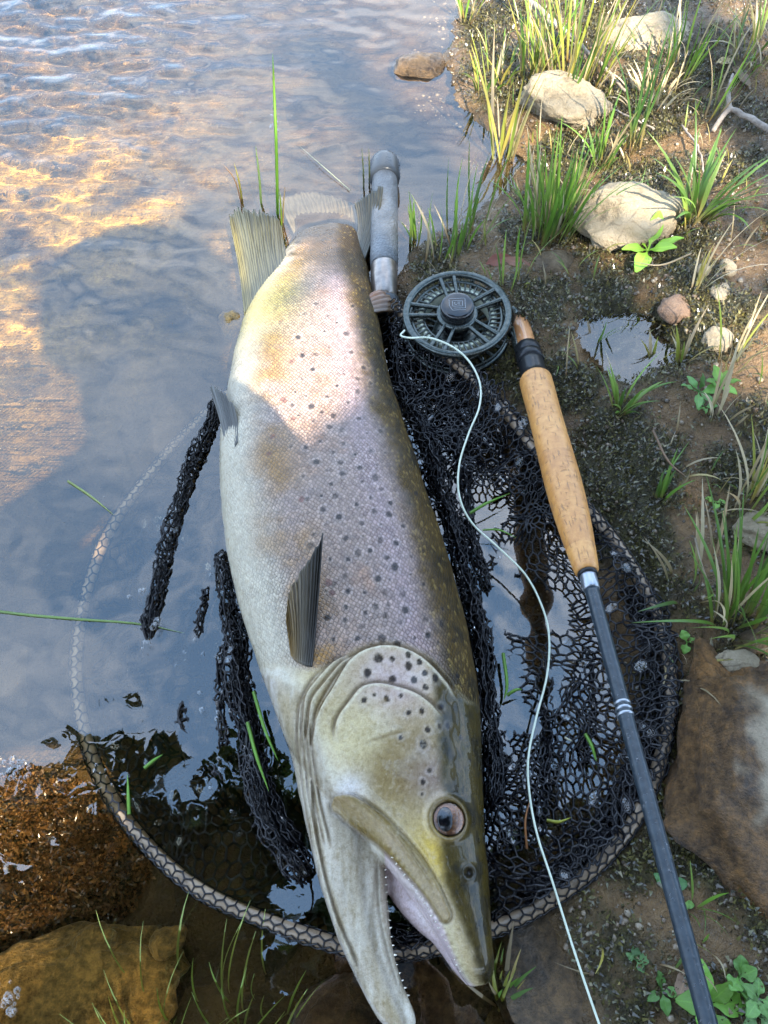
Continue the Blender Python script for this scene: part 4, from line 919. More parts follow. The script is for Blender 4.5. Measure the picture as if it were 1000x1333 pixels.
# the square maker's mark pressed into the cap, as thin raised strokes
M = Mat('engraved_mark_grey'); mark_mat = M.done(M.bsdf(Base_Color=(0.16, 0.17, 0.18), Roughness=0.35, Metallic=0.3))
def stroke(p, q, w, z0, z1):
    p, q = np.array(p), np.array(q); d = (q - p) / np.hypot(*(q - p)); n_ = np.array([-d[1], d[0]]) * w; p = p - d * w; q = q + d * w
    V = [(*c, z) for z in (z0, z1) for c in (p - n_, q - n_, q + n_, p + n_)]
    return np.array(V), [[0, 3, 2, 1], [4, 5, 6, 7], [0, 1, 5, 4], [1, 2, 6, 5], [2, 3, 7, 6], [3, 0, 4, 7]]
mk = 0.00135; zc0, zc1 = ZT + 0.0086, ZT + 0.0094
marks = []
for a, b in [((-5.4, 4.6), (5.0, 4.6)), ((5.0, 4.6), (5.0, -3.4)), ((5.0, -3.4), (-2.4, -3.4)), ((-5.4, 4.6), (-5.4, -1.2)), ((-5.4, -1.2), (-3.4, -5.0)), ((-3.4, -5.0), (5.0, -5.0)),
             ((-3.2, 2.8), (3.2, 2.8)), ((3.2, 2.8), (3.2, -1.8)), ((3.2, -1.8), (-3.2, -1.8)), ((-3.2, -1.8), (-3.2, 2.8)),
             ((-1.8, 1.6), (-1.8, -0.5)), ((-1.8, -0.5), (-0.5, -0.5)), ((0.0, 1.6), (2.0, 1.6)), ((1.0, 1.6), (1.0, -0.6)), ((-0.2, 0.5), (0.6, 0.5))]:
    marks.append(stroke(np.array(a) * mk, np.array(b) * mk, 0.00022, zc0 - 0.0, zc1 + 0.0001))
v, f = joined(*marks); mko = reel_part('maker_mark', v, f, mark_mat, hub, False); mko.parent = hub
mko.matrix_parent_inverse = Matrix.Identity(4)
zr = [0.0070 + 0.0009 * i for i in range(16)]
v, f = lathe([(0.030, 0.0065)] + [(0.0345 + (0.0009 if i % 2 else 0.0) + 0.0008 * math.sin(i * 1.7), z) for i, z in enumerate(zr)] + [(0.030, 0.0205), (0.030, 0.0065)], 80, False)
reel_part('line_coil', v, f, line_mat)
fl = [(a, 0.0300, a + R(3), 0.0405, 0.00075, 0.0011) for a in np.linspace(0, 2 * math.pi, 44, endpoint=False)]
v, f = joined(annulus(0.0385, 0.0418, 0.0205, 0.0225), annulus(0.0285, 0.0305, 0.0205, 0.0225), bars(fl, 0.0208, 0.0222)); reel_part('spool_flange', v, f, gun)
v, f = lathe([(0.0105, 0.0), (0.0125, 0.002), (0.0125, ZT - 0.004)], 40); reel_part('spindle', v, f, hubm)
bk = [(a, 0.020, a + R(2), 0.0445, 0.0013, 0.0016) for a in np.linspace(0, 2 * math.pi, 24, endpoint=False)]
v, f = joined(annulus(0.0440, 0.0500, 0.0, 0.0045, bev=0.0012), annulus(0.0060, 0.0215, 0.0, 0.0035), annulus(0.0335, 0.0355, 0.0004, 0.0034), bars(bk, 0.0006, 0.0030)); reel_part('frame', v, f, gun)
v, f = annulus(0.0452, 0.0470, 0.0050, 0.0066, bev=0.0005); reel_part('frame_lip', v, f, gun)
for a in (R(-12), R(70), R(190)):
    v, f = lathe([(0.0022, 0.003), (0.0022, ZT - 0.006)], 14); v[:, 0] += 0.0468 * math.cos(a); v[:, 1] += 0.0468 * math.sin(a); reel_part('pillar', v, f, gun)
# reel foot: bracket from the frame to the seat
seat_mid = rA + rdir * (0.5 * (seat0 + seat1)); fo = reel_c + np.array(TILT @ Vector((0.0475, 0.004, 0.016)))
ftl = catmull([fo, fo + np.array([0.004, 0.0005, 0.006]), seat_mid + np.array([-0.0125, 0.0, 0.001]), seat_mid + np.array([-0.0095, 0, 0.0])], 16)
v, f, _, _ = tube(ftl, 0.0036, 12); into(link('foot_stem', mesh_np('foot_stem', v, f), gun), reel)
fa, fb_ = rA + rdir * (seat0 + 0.001), rA + rdir * (seat1 + 0.006); sdv = np.cross(rdir, [0, 0, 1]); sdv /= np.linalg.norm(sdv)
if sdv[0] > 0: sdv = -sdv
v, f, _, _ = tube(resample(np.array([fa, fb_]), 14) + sdv * 0.0088, 0.0026 + 0.0012 * np.sin(np.linspace(0, math.pi, 14)), 10); into(link('foot_plate', mesh_np('foot_plate', v, f), gun), reel)

# ------------------------------------------------------------------ fly line
FL = [(527, 430, .036), (522, 437, .037), (535, 440, .043), (560, 440, .044), (590, 452, .044), (612, 472, .040), (625, 500, .034), (624, 530, .031), (610, 565, .030), (598, 605, .030), (598, 645, .029), (614, 680, .027),
      (648, 712, .024), (684, 748, .022), (706, 790, .021), (715, 830, .020), (712, 880, .020), (698, 935, .021), (688, 985, .022), (689, 1030, .024), (699, 1085, .027), (720, 1150, .030), (745, 1230, .033), (772, 1310, .036), (790, 1360, .038)]
fl_ = catmull([gp(*p) for p in FL], 260)
v, f, _, _ = tube(fl_, np.linspace(0.00090, 0.00070, 260), 10)
tag(link('fly_line', mesh_np('fly_line', v, f), line_mat), 'thin pale green fly line curving from the reel across the net', 'line')

# ------------------------------------------------------------------ the photographer and an added tree (out of frame; they cast the shade)
def skin_body(name, joints, bones, root, sub=2):
    names = list(joints); me = bpy.data.meshes.new(name)
    me.from_pydata([joints[k][0] for k in names], [(names.index(a), names.index(b)) for a, b in bones], []); me.update()
    o = bpy.data.objects.new(name, me); COL.objects.link(o)
    sk = o.modifiers.new('skin', 'SKIN'); sk.use_smooth_shade = True
    for i, k in enumerate(names):
        r = joints[k][1]; me.skin_vertices[0].data[i].radius = r if isinstance(r, tuple) else (r, r)
        me.skin_vertices[0].data[i].use_root = (k == root)
    sb = o.modifiers.new('sub', 'SUBSURF'); sb.levels = sub; sb.render_levels = sub
    dg = bpy.context.evaluated_depsgraph_get(); m2 = bpy.data.meshes.new_from_object(o.evaluated_get(dg)); bpy.data.objects.remove(o); return m2
J = {'pelvis': ((0.26, -0.62, 0.30), (.15, .12)), 'waist': ((0.25, -0.60, 0.44), (.14, .11)), 'chest': ((0.21, -0.50, 0.62), (.16, .12)), 'collar': ((0.15, -0.40, 0.74), (.10, .08)),
     'neck': ((0.10, -0.35, 0.81), .055), 'jaw': ((0.075, -0.26, 0.855), (.065, .07)), 'skull': ((0.075, -0.27, 0.93), (.078, .09)), 'crown': ((0.075, -0.29, 1.00), (.055, .06)), 'chin': ((0.075, -0.20, 0.85), .025),
     'sl': ((-0.07, -0.42, 0.71), .068), 'el': ((-0.27, -0.28, 0.47), .048), 'wl': ((-0.075, -0.075, 0.50), .030), 'hl': ((-0.062, -0.04, 0.525), .030),
     'sr': ((0.30, -0.44, 0.71), .068), 'er': ((0.40, -0.32, 0.47), .048), 'wr': ((0.085, -0.085, 0.50), .030), 'hr': ((0.062, -0.045, 0.520), .030),
     'hipl': ((0.15, -0.60, 0.24), .10), 'kl': ((-0.20, -0.30, 0.10), .068), 'al': ((-0.16, -0.72, 0.07), .045), 'tl': ((-0.15, -0.86, 0.05), .035),
     'hipr': ((0.36, -0.60, 0.24), .10), 'kr': ((0.40, -0.36, 0.30), .070), 'ar': ((0.40, -0.50, 0.07), .048), 'tr': ((0.41, -0.36, 0.045), .040)}
for s, sx in (('l', -1), ('r', 1)):                     # five fingers round the phone
    for k in range(4):
        J[f'f{s}{k}a'] = ((sx * 0.050, -0.020 + 0.004 * k, 0.545 - 0.018 * k), .0085); J[f'f{s}{k}b'] = ((sx * 0.030, -0.004, 0.535 - 0.016 * k), .0075); 
    J[f't{s}a'] = ((sx * 0.050, -0.058, 0.545), .010); J[f't{s}b'] = ((sx * 0.032, -0.055, 0.568), .0085)
B = [('pelvis', 'waist'), ('waist', 'chest'), ('chest', 'collar'), ('collar', 'neck'), ('neck', 'jaw'), ('jaw', 'skull'), ('skull', 'crown'), ('jaw', 'chin'),
     ('collar', 'sl'), ('sl', 'el'), ('el', 'wl'), ('wl', 'hl'), ('collar', 'sr'), ('sr', 'er'), ('er', 'wr'), ('wr', 'hr'),
     ('pelvis', 'hipl'), ('hipl', 'kl'), ('kl', 'al'), ('al', 'tl'), ('pelvis', 'hipr'), ('hipr', 'kr'), ('kr', 'ar'), ('ar', 'tr')]
for s in 'lr':
    for k in range(4): B += [('h' + s, f'f{s}{k}a'), (f'f{s}{k}a', f'f{s}{k}b')]
    B += [('h' + s, f't{s}a'), (f't{s}a', f't{s}b')]
pme = skin_body('body', J, B, 'pelvis')
pv = np.zeros(len(pme.vertices) * 3, np.float32); pme.vertices.foreach_get('co', pv); pv = pv.reshape(-1, 3)
pc = np.tile(np.array([0.030, 0.040, 0.028]), (len(pv), 1))
skinm = ((pv[:, 2] > 0.80) & (pv[:, 1] > -0.42) & (pv[:, 1] < -0.15)) | ((np.abs(pv[:, 0]) < 0.10) & (pv[:, 1] > -0.085) & (pv[:, 2] > 0.4))
pc[skinm] = (0.46, 0.29, 0.21); pc[(pv[:, 2] < 0.34)] = (0.045, 0.042, 0.036); attr(pme, 'tint', pc, 'COLOR')
M = Mat('clothes_and_skin'); P = M.n('NewGeometry').outputs['Position']
person = empty('person', (0.06, -0.62, 0.0)); tag(person, 'kneeling angler in dark green jacket taking the picture, behind the camera', 'person')
into(link('body', pme, M.done(M.bsdf(Base_Color=M.attr('tint', 'Color'), Roughness=0.75, Normal=M.bump(M.noise(P, 60, 4), 0.4, 0.004)))), person)
M = Mat('dark_cloth_cap'); capm = M.done(M.bsdf(Base_Color=(0.03, 0.034, 0.03), Roughness=0.8))
v, f = lathe([(0.098, 0.0), (0.100, 0.015), (0.096, 0.05), (0.075, 0.085), (0.03, 0.105), (0.004, 0.108)], 36); v[:, 1] *= 1.18
into(link('cap', mesh_np('cap', v @ np.array(Matrix.Rotation(R(-22), 3, 'X')).T + np.array([0.075, -0.275, 0.935]), f), capm), person)
v, f = dome(0.085, 0.12); v[:, 1] *= 0.9
into(link('cap_brim', mesh_np('cap_brim', v @ np.array(Matrix.Rotation(R(-30), 3, 'X')).T + np.array([0.075, -0.20, 0.935]), f), capm), person)
phm = bmesh.new(); bmesh.ops.create_cube(phm, size=1.0); bmesh.ops.scale(phm, vec=(0.074, 0.155, 0.008), verts=phm.verts); bmesh.ops.bevel(phm, geom=phm.edges[:], offset=0.0025, segments=2, affect='EDGES')
pm3 = bpy.data.meshes.new('phone'); phm.to_mesh(pm3); phm.free(); M = Mat('phone_black_glass')
ph_o = tag(link('phone', pm3, M.done(M.bsdf(Base_Color=(0.015, 0.015, 0.018), Roughness=0.12))), 'black phone held in both hands by the kneeling angler', 'phone')
fw = np.array([0, math.cos(CAM_DEP), -math.sin(CAM_DEP)]); upv = np.array([0, math.sin(CAM_DEP), math.cos(CAM_DEP)])
ph_o.location = tuple(np.array([0, 0, CAM_H]) - fw * 0.008 - upv * 0.055); ph_o.rotation_euler = (R(90) - CAM_DEP, 0, 0)

tree = empty('shade_tree', (1.25, -1.75, 0.05)); tag(tree, 'unseen leafy tree added behind the camera to shade the net and fish', 'tree')
to_sun = -np.array(SUN_TO) / -SUN_TO.z
rt = np.random.default_rng(33); clumps = []
for (px, py, zg, hgt, r) in [(600, 425, .03, 1.75, .10), (655, 480, .02, 1.9, .09), (560, 470, .02, 2.1, .05), (640, 580, .02, 1.8, .11), (735, 580, .03, 1.95, .10), (580, 700, .05, 1.8, .11), (700, 700, .02, 1.7, .12), (800, 720, .02, 2.05, .09), (640, 830, .03, 1.9, .13),
                            (770, 850, .02, 1.75, .12), (850, 860, .02, 2.1, .07), (560, 900, .05, 1.7, .13), (700, 960, .02, 1.9, .13), (830, 1000, .02, 1.8, .11), (880, 1080, .03, 1.95, .10), (600, 1060, .05, 1.7, .13), (720, 1120, .02, 2.0, .13),
                            (840, 1180, .03, 1.8, .13), (940, 1180, .03, 1.9, .10), (600, 1240, .02, 1.8, .13), (740, 1270, .02, 1.9, .14), (880, 1300, .03, 1.8, .14), (480, 1180, .02, 2.0, .13), (500, 780, .06, 1.8, .10), (460, 720, .06, 1.9, .09), (510, 660, .06, 1.75, .07)]:
    g = gp(px, py, zg); clumps.append((g + to_sun * (hgt - zg), r, 0.045))  # leaf clumps added along the sun rays to shade chosen spots
for i in range(100): clumps.append((np.array([rt.uniform(-1.7, 1.9), rt.uniform(-1.0, 0.60), rt.uniform(2.6, 3.3)]), rt.uniform(0.22, 0.34), 0.13))
for i in range(60): clumps.append((np.array([rt.uniform(-1.9, 2.2), rt.uniform(-3.2, -2.5), rt.uniform(0.5, 3.4)]), rt.uniform(0.24, 0.36), 0.085))
for i in range(34): clumps.append((np.array([rt.uniform(1.4, 2.6), rt.uniform(-2.4, 1.2), rt.uniform(1.9, 3.3)]), rt.uniform(0.24, 0.36), 0.085))  # side clumps, like those behind, added to dim the sky light
PL = []; SZ = []
for c, r, s in clumps:
    n = int(300 if s < 0.05 else 170); q = rt.normal(size=(n, 3)); q /= np.linalg.norm(q, axis=1)[:, None]; q *= (r * rt.random(n) ** 0.4)[:, None]; PL.append(c + q); SZ.append(np.full(n, s))
PL = np.vstack(PL); SZ = np.concatenate(SZ) * rt.uniform(0.6, 1.2, len(PL)); n = len(PL)
a = rt.normal(size=(n, 3)); a /= np.linalg.norm(a, axis=1)[:, None]; b = np.cross(a, rt.normal(size=(n, 3))); b /= np.linalg.norm(b, axis=1)[:, None]
V = np.stack([PL - a * SZ[:, None] * .5, PL - b * SZ[:, None] * .36, PL + a * SZ[:, None] * .5, PL + b * SZ[:, None] * .36], 1).reshape(-1, 3)
cme = mesh_np('crown', V, np.arange(4 * n).reshape(-1, 4)); attr(cme, 'tint', np.repeat(np.array([(0.05, 0.10, 0.02), (0.07, 0.13, 0.025), (0.04, 0.085, 0.02)])[rt.integers(3, size=n)], 4, 0), 'COLOR')
M = Mat('shade_tree_leaf'); into(link('crown', cme, M.done(M.n('MixShader', {0: 0.2, 1: M.bsdf(Base_Color=M.attr('tint', 'Color'), Roughness=0.4), 2: M.n('BsdfTranslucent', {'Color': M.attr('tint', 'Color')}).outputs[0]}).outputs[0]), smooth=False), tree)
M = Mat('tree_bark'); P = M.n('NewGeometry').outputs['Position']; tbark = M.done(M.bsdf(Base_Color=M.ramp(M.noise(P, 30, 5), [(0.3, (0.05, 0.04, 0.03)), (0.8, (0.16, 0.13, 0.10))]), Roughness=0.85, Normal=M.bump(M.noise(P, 60, 5), 0.8, 0.01)))
trk = catmull([(1.25, -1.75, -0.1), (1.22, -1.72, 0.6), (1.15, -1.66, 1.3), (1.1, -1.7, 2.2), (1.0, -1.8, 3.3)], 40)
v, f, _, _ = tube(trk, np.linspace(0.11, 0.03, 40), 16); TV = [(v, f)]
arch = catmull([(1.12, -1.68, 1.8), (1.15, -1.0, 2.7), (0.7, -0.2, 3.05), (0.0, 0.3, 3.1), (-0.8, 0.5, 3.0)], 40); v, f, _, _ = tube(arch, np.linspace(0.05, 0.012, 40), 10); TV.append((v, f))
spine_pts = np.vstack([trk[12:], arch])
for c, r, s in clumps:
    j = np.argmin(np.linalg.norm(spine_pts - c, axis=1) + 0.35 * np.maximum(spine_pts[:, 2] - c[2], 0)); p = spine_pts[j]; v, f, _, _ = tube(catmull([p, (p + c) / 2 + np.array([0, 0, .06]), c], 10), np.linspace(0.011, 0.003, 10), 6); TV.append((v, f))
v, f = joined(*TV); into(link('trunk', mesh_np('trunk', v, f), tbark), tree)

# ------------------------------------------------------------------ stones
def stone_mat(name, c0, c1, c2, wet, rough=0.7):
    M = Mat(name); P = M.n('NewGeometry').outputs['Position']; n1 = M.noise(P, 26, 6, 0.65); n2 = M.noise(P, 190, 6, 0.75)
    c = M.ramp(M.math('ADD', M.math('MULTIPLY', n1, 0.65), M.math('MULTIPLY', n2, 0.35)), [(0.34, tuple(x * 0.55 for x in c0)), (0.48, c1), (0.62, c2)])
    w = M.attr('wet')
    crk = M.ramp(M.n('TexVoronoi', {'Vector': M.n('VectorMath', {0: P, 1: M.n('VectorMath', {0: M.n('TexNoise', {'Vector': P, 'Scale': 40.0}).outputs['Color'], 'Scale': 0.02}, operation='SCALE').outputs[0]}, operation='ADD').outputs[0], 'Scale': 34.0}, feature='DISTANCE_TO_EDGE').outputs['Distance'], [(0.0, 1.0), (0.035, 0.0)])
    crk = M.math('MULTIPLY', crk, M.ramp(n1, [(0.5, 0.0), (0.62, 0.7)]))
    c = M.mix(w, c, M.mix(1.0, wet, M.ramp(M.math('ADD', M.math('MULTIPLY', n1, 0.5), M.math('MULTIPLY', n2, 0.5)), [(0.40, (0.28, 0.26, 0.24)), (0.5, (1.0, 1.0, 1.0)), (0.60, (2.1, 1.95, 1.7))]), 'MULTIPLY')); c = M.mix(crk, c, M.mix(1.0, c, (0.35, 0.32, 0.28), 'MULTIPLY')); c = M.mix(M.ramp(n2, [(0.66, 0.0), (0.76, 0.45)]), c, (0.03, 0.025, 0.018))
    r = M.math('SUBTRACT', rough, M.math('MULTIPLY', w, 0.22))
    return M.done(M.bsdf(Base_Color=c, Roughness=r, Normal=M.bump(M.math('ADD', n2, M.math('MULTIPLY', M.noise(P, 700, 3), 0.4)), 1.0, 0.007)))
pale_stone = stone_mat('pale_sandstone', (0.24, 0.185, 0.115), (0.37, 0.295, 0.19), (0.46, 0.375, 0.255), (0.10, 0.068, 0.040))
brown_stone = stone_mat('wet_brown_stone', (0.075, 0.050, 0.026), (0.135, 0.088, 0.044), (0.22, 0.155, 0.085), (0.085, 0.055, 0.028), 0.5)
def ico(sub):
    bm = bmesh.new(); bmesh.ops.create_icosphere(bm, subdivisions=sub, radius=1.0)
    v = np.array([x.co[:] for x in bm.verts]); f = np.array([[q.index for q in p.verts] for p in bm.faces]); bm.free(); return v, f
ICO = {k: ico(k) for k in (1, 2, 3, 4, 5)}
def stone(c, size, rz, seed, mat, label, wetz=0.004, sub=5, angular=0.0, name='stone', group=None, dry=None):
    v, f = ICO[sub]; v = v.copy()
    if angular:                                        # chop facets
        r0 = np.random.default_rng(seed)
        for _ in range(7):
            n_ = r0.normal(size=3); n_ /= np.linalg.norm(n_); k = r0.uniform(0.62, 0.86); d = v @ n_
            v = v - np.maximum(d - k, 0)[:, None] * n_ * angular
    dsp = 1 + 0.34 * fbm(v[:, 0] * 1.1, v[:, 1] * 1.1, v[:, 2] * 1.1 + seed, 2, seed % 50) + 0.13 * fbm(v[:, 0] * 4, v[:, 1] * 4, v[:, 2] * 4, 3, seed % 50 + 1) + 0.036 * fbm(v[:, 0] * 13, v[:, 1] * 13, v[:, 2] * 13, 3, 9, 0.65)
    v = v * dsp[:, None] * np.array(size); cz, sz = math.cos(rz), math.sin(rz)
    v = np.stack([v[:, 0] * cz - v[:, 1] * sz, v[:, 0] * sz + v[:, 1] * cz, v[:, 2]], 1) 
    me = mesh_np(name, v, f); wz = v[:, 2] + c[2]
    wet = 1 - sstep(wetz - 0.004, wetz + 0.004, wz + 0.007 * fbm(v[:, 0] * 40, v[:, 1] * 40, 0, 3, seed % 40))
    if dry is not None:
        dd = np.hypot(v[:, 0] + c[0] - dry[0], v[:, 1] + c[1] - dry[1]); wet = np.maximum(wet, sstep(dry[2] - 0.003, dry[2] + 0.003, dd + 0.03 * fbm(v[:, 0] * 30, v[:, 1] * 30, 0, 3, 7)))
    attr(me, 'wet', wet)
    o = link(name, me, mat); o.location = tuple(map(float, c)); return tag(o, label, 'stone', group)
def sp(px, py, dz): p = on_land(px, py); p[2] += dz; return p
stone(sp(738, 140, 0.000), (0.058, 0.038, 0.030), R(-28), 5, pale_stone, 'flat angular pale stone at the water edge below the tall grass', 0.014, 5, 0.8)
stone(sp(812, 292, 0.002), (0.052, 0.042, 0.034), R(18), 8, pale_stone, 'rounded sunlit pale stone between two green grass tufts', 0.012, 5, 0.5)
stone(gp(546, 92, -0.006), (0.034, 0.030, 0.020), R(10), 11, brown_stone, 'small brown stone breaking the water surface near the top', 0.012, 4, 0.3)
stone(sp(860, 44, -0.014), (0.065, 0.042, 0.028), R(-20), 14, pale_stone, 'pale sunlit stone half hidden by grass at the top', 0.0, 5, 0.6)
stone(sp(724, 342, -0.004), (0.024, 0.018, 0.012), R(15), 17, brown_stone, 'wet brown stone half sunk in mud under the rounded stone', 0.02, 4, 0.3)
stone(sp(880, 398, 0.002), (0.015, 0.016, 0.010), 0, 20, stone_mat('reddish_stone', (0.12, 0.075, 0.05), (0.19, 0.12, 0.08), (0.27, 0.18, 0.12), (0.08, 0.05, 0.03)), 'small reddish-brown stone beside the muddy puddle', 0.0, 4, 0.2)
stone(sp(934, 444, 0.0), (0.013, 0.014, 0.010), R(40), 23, pale_stone, 'small chalky pebble right of the muddy puddle', 0.0, 4, 0.6)
stone(sp(948, 350, 0.0), (0.008, 0.010, 0.007), R(10), 26, pale_stone, 'small upright pale pebble above the weedy stems', 0.0, 3, 0.6)
stone(sp(938, 382, 0.0), (0.012, 0.009, 0.006), R(60), 29, pale_stone, 'small flat pale pebble below the upright one', 0.0, 3, 0.5)
stone(sp(915, 352, 0.0), (0.008, 0.007, 0.005), R(60), 30, pale_stone, 'tiny grey pebble at the foot of the weedy stems', 0.0, 3, 0.5)
stone(sp(962, 864, 0.002), (0.017, 0.009, 0.008), R(-5), 32, pale_stone, 'small bright pale stone above the big brown slab', 0.0, 4, 0.5)
slab_c = sp(975, 1030, 0.002); dryp = gp(1030, 990, 0.03)
stone(slab_c, (0.066, 0.105, 0.036), R(12), 35, stone_mat('rusty_wet_slab', (0.26, 0.20, 0.13), (0.34, 0.27, 0.18), (0.42, 0.34, 0.24), (0.135, 0.072, 0.026), 0.62), 'large brown wet slab with a dry pale side at the right edge', 0.0, 5, 0.97, 'slab', None, (float(dryp[0]), float(dryp[1]), 0.040))
stone(sp(1000, 690, 0.0), (0.026, 0.016, 0.010), 0, 38, pale_stone, 'pale stone between the two right-hand grass tufts', 0.0, 4, 0.5)
stone(sp(985, 835, 0.0), (0.018, 0.010, 0.008), R(20), 39, brown_stone, 'flat wet stone in mud below the right-hand grass', 0.0, 4, 0.5)
gold_stone = stone_mat('golden_river_stone', (0.20, 0.12, 0.035), (0.30, 0.185, 0.058), (0.40, 0.26, 0.09), (0.27, 0.165, 0.05), 0.5)
stone(np.append(gp(70, 1310, -0.03)[:2], -0.040), (0.085, 0.045, 0.020), R(12), 41, gold_stone, 'golden-brown underwater stone in the bottom left corner', 0.02, 5, 0.4)
stone(np.append(gp(120, 1228, -0.02)[:2], -0.030), (0.018, 0.012, 0.010), R(5), 44, gold_stone, 'small golden underwater stone below the brown moss', 0.02, 4, 0.4)
stone(np.append(gp(442, 1330, -0.02)[:2], -0.024), (0.030, 0.024, 0.016), R(30), 47, brown_stone, 'brown underwater stone under the lower jaw', 0.02, 4, 0.3)
stone(np.append(gp(220, 1225, -0.02)[:2], -0.026), (0.012, 0.010, 0.008), R(30), 48, gold_stone, 'small tan underwater stone among the thin water grass', 0.02, 4, 0.3)
stone(np.append(gp(560, 1290, -0.01)[:2], -0.018), (0.045, 0.030, 0.012), R(-10), 50, brown_stone, 'flat brown stone in shallow water below the snout', 0.02, 4, 0.4)
stone(np.append(gp(705, 1265, 0.0)[:2], -0.006), (0.030, 0.050, 0.010), R(10), 53, brown_stone, 'wet rusty flat stone right of the snout', 0.03, 4, 0.4)
stone(np.append(gp(302, 418, -0.005)[:2], -0.010), (0.013, 0.016, 0.012), R(10), 56, gold_stone, 'amber stone in the water against the belly below the anal fin', 0.02, 4, 0.3)

# ------------------------------------------------------------------ grass
M = Mat('grass_blade'); gc = M.attr('tint', 'Color'); P = M.n('NewGeometry').outputs['Position']
gc = M.mix(M.math('MULTIPLY', M.noise(P, 400, 3), 0.5), gc, M.mix(1.0, gc, (0.55, 0.55, 0.5), 'MULTIPLY'))
grass_mat = M.done(M.n('MixShader', {0: 0.35, 1: M.bsdf(Base_Color=gc, Roughness=0.38), 2: M.n('BsdfTranslucent', {'Color': gc}).outputs[0]}).outputs[0])
GREEN = [(0.10, 0.20, 0.025), (0.13, 0.25, 0.035), (0.08, 0.155, 0.03), (0.17, 0.27, 0.05)]
YELL = [(0.33, 0.28, 0.06), (0.26, 0.28, 0.05), (0.40, 0.32, 0.12), (0.18, 0.25, 0.04)]
STRAW = [(0.42, 0.33, 0.19), (0.34, 0.26, 0.15), (0.48, 0.40, 0.26)]
BASEC = [(0.28, 0.19, 0.08), (0.22, 0.12, 0.05), (0.20, 0.20, 0.06)]
def blade(rng, b, d, L, w, bend, col, basec, NB=9, twist=0.0):
    """b root, d heading (unit xy), bend 0 upright..1 drooping -> V (NB*3,3), colours"""
    t = np.linspace(0, 1, NB); lean = bend
    ang = lean * (0.35 + 1.0 * t) + 0.0                         # angle from vertical grows towards the tip
    dx = np.concatenate([[0], np.cumsum(np.sin(ang[:-1]))]) * L / (NB - 1); dz = np.concatenate([[0], np.cumsum(np.cos(ang[:-1]))]) * L / (NB - 1)
    side = np.array([-d[1], d[0], 0]); sw = 0.06 * L * np.sin(t * 2.2 + twist)
    c = np.asarray(b)[None] + dx[:, None] * np.array([d[0], d[1], 0]) + dz[:, None] * np.array([0, 0, 1.0]) + sw[:, None] * side
    wd = w * (0.55 + 0.6 * np.sin(np.clip(t * 1.5, 0, 1) * math.pi / 2)) * (1 - t ** 3.0) + 0.0001
    a = twist + 0.8 * t; wv_ = side[None] * np.cos(a)[:, None] + np.array([d[0], d[1], 0.2])[None] * np.sin(a)[:, None]
    keel = np.stack([np.cos(ang) * d[0], np.cos(ang) * d[1], -np.sin(ang)], 1) * -0.35
    V = np.stack([c + wv_ * wd[:, None], c + keel * wd[:, None], c - wv_ * wd[:, None]], 1).reshape(-1, 3)
    k = sstep(0.0, 0.35, t)[:, None]; cc = np.array(basec) * (1 - k) + np.array(col) * k
    return V, np.repeat(cc, 3, 0)
def blade_faces(n, NB=9): 
    F = []
    one = [[i * 3 + j, i * 3 + j + 1, (i + 1) * 3 + j + 1, (i + 1) * 3 + j] for i in range(NB - 1) for j in (0, 1)]
    one = np.array(one); return np.concatenate([one + k * NB * 3 for k in range(n)])
def tuft(px, py, n, h, label, pal=GREEN, spread=0.016, splay=0.5, head=None, w=0.0013, seed=0, name='grass_tuft', up=0.0, straw=0.12, group=None, at=None):
    rng = np.random.default_rng(seed + int(px) * 7 + int(py)); root = on_land(px, py) if at is None else np.array(at)
    Vs, Cs = [], []
    for i in range(n):
        a = rng.uniform(0, 2 * math.pi); r = spread * math.sqrt(rng.random()); d = np.array([math.cos(a), math.sin(a)])
        bxy = root[:2] + d * r
        dd = d * (0.4 + rng.random()) + rng.normal(size=2) * 0.3
        if head is not None: dd = dd * 0.6 + np.array(head)
        dd /= np.hypot(*dd) + 1e-9
        col = STRAW[rng.integers(len(STRAW))] if rng.random() < straw else pal[rng.integers(len(pal))]
        bend = abs(rng.normal(splay * (0.35 + r / spread * 0.7), 0.22)); L = h * rng.uniform(0.45, 1.08)
        v, c = blade(rng, (bxy[0], bxy[1], tz(*bxy) - 0.003 + up), dd, L, w * rng.uniform(0.6, 1.25), min(bend, 1.5), np.array(col) * rng.uniform(0.8, 1.2), BASEC[rng.integers(3)], twist=rng.uniform(-0.8, 0.8))
        Vs.append(v); Cs.append(c)
    V = np.vstack(Vs); F = blade_faces(n)
    V -= root; me = mesh_np(name, V, F); attr(me, 'tint', np.vstack(Cs), 'COLOR')
    o = link(name, me, grass_mat); o.location = tuple(map(float, root)); return tag(o, label, 'grass', group)
tuft(716, 306, 95, .105, 'dense green grass tuft left of the rounded pale stone', spread=.028, splay=.42)
tuft(588, 322, 30, .105, 'sparse green grass tuft at the waterline behind the reel', spread=.034, splay=.35)
tuft(545, 318, 9, .085, 'few short blades right of the net handle', spread=.012, splay=.35)
tuft(745, 100, 85, .125, 'tall sunlit yellow-green grass tuft above the flat angular stone', pal=YELL + GREEN, spread=.045, splay=.36, straw=.25)
tuft(700, 92, 40, .10, 'sunlit grass tuft left of the tallest one near the top', pal=YELL + GREEN, spread=.022, splay=.4, straw=.2)
tuft(656, 212, 16, .135, 'yellowing reeds leaning over the water edge', pal=YELL, spread=.010, splay=.30, head=(0.3, 0.3), straw=.3, w=.0018)
tuft(905, 284, 30, .11, 'splayed bright green grass tuft right of the rounded pale stone', spread=.013, splay=.95, straw=.03, w=.0022)
tuft(990, 660, 45, .115, 'yellowed straw-mixed grass tuft at the right edge', pal=YELL + GREEN, spread=.020, splay=.5, straw=.35)
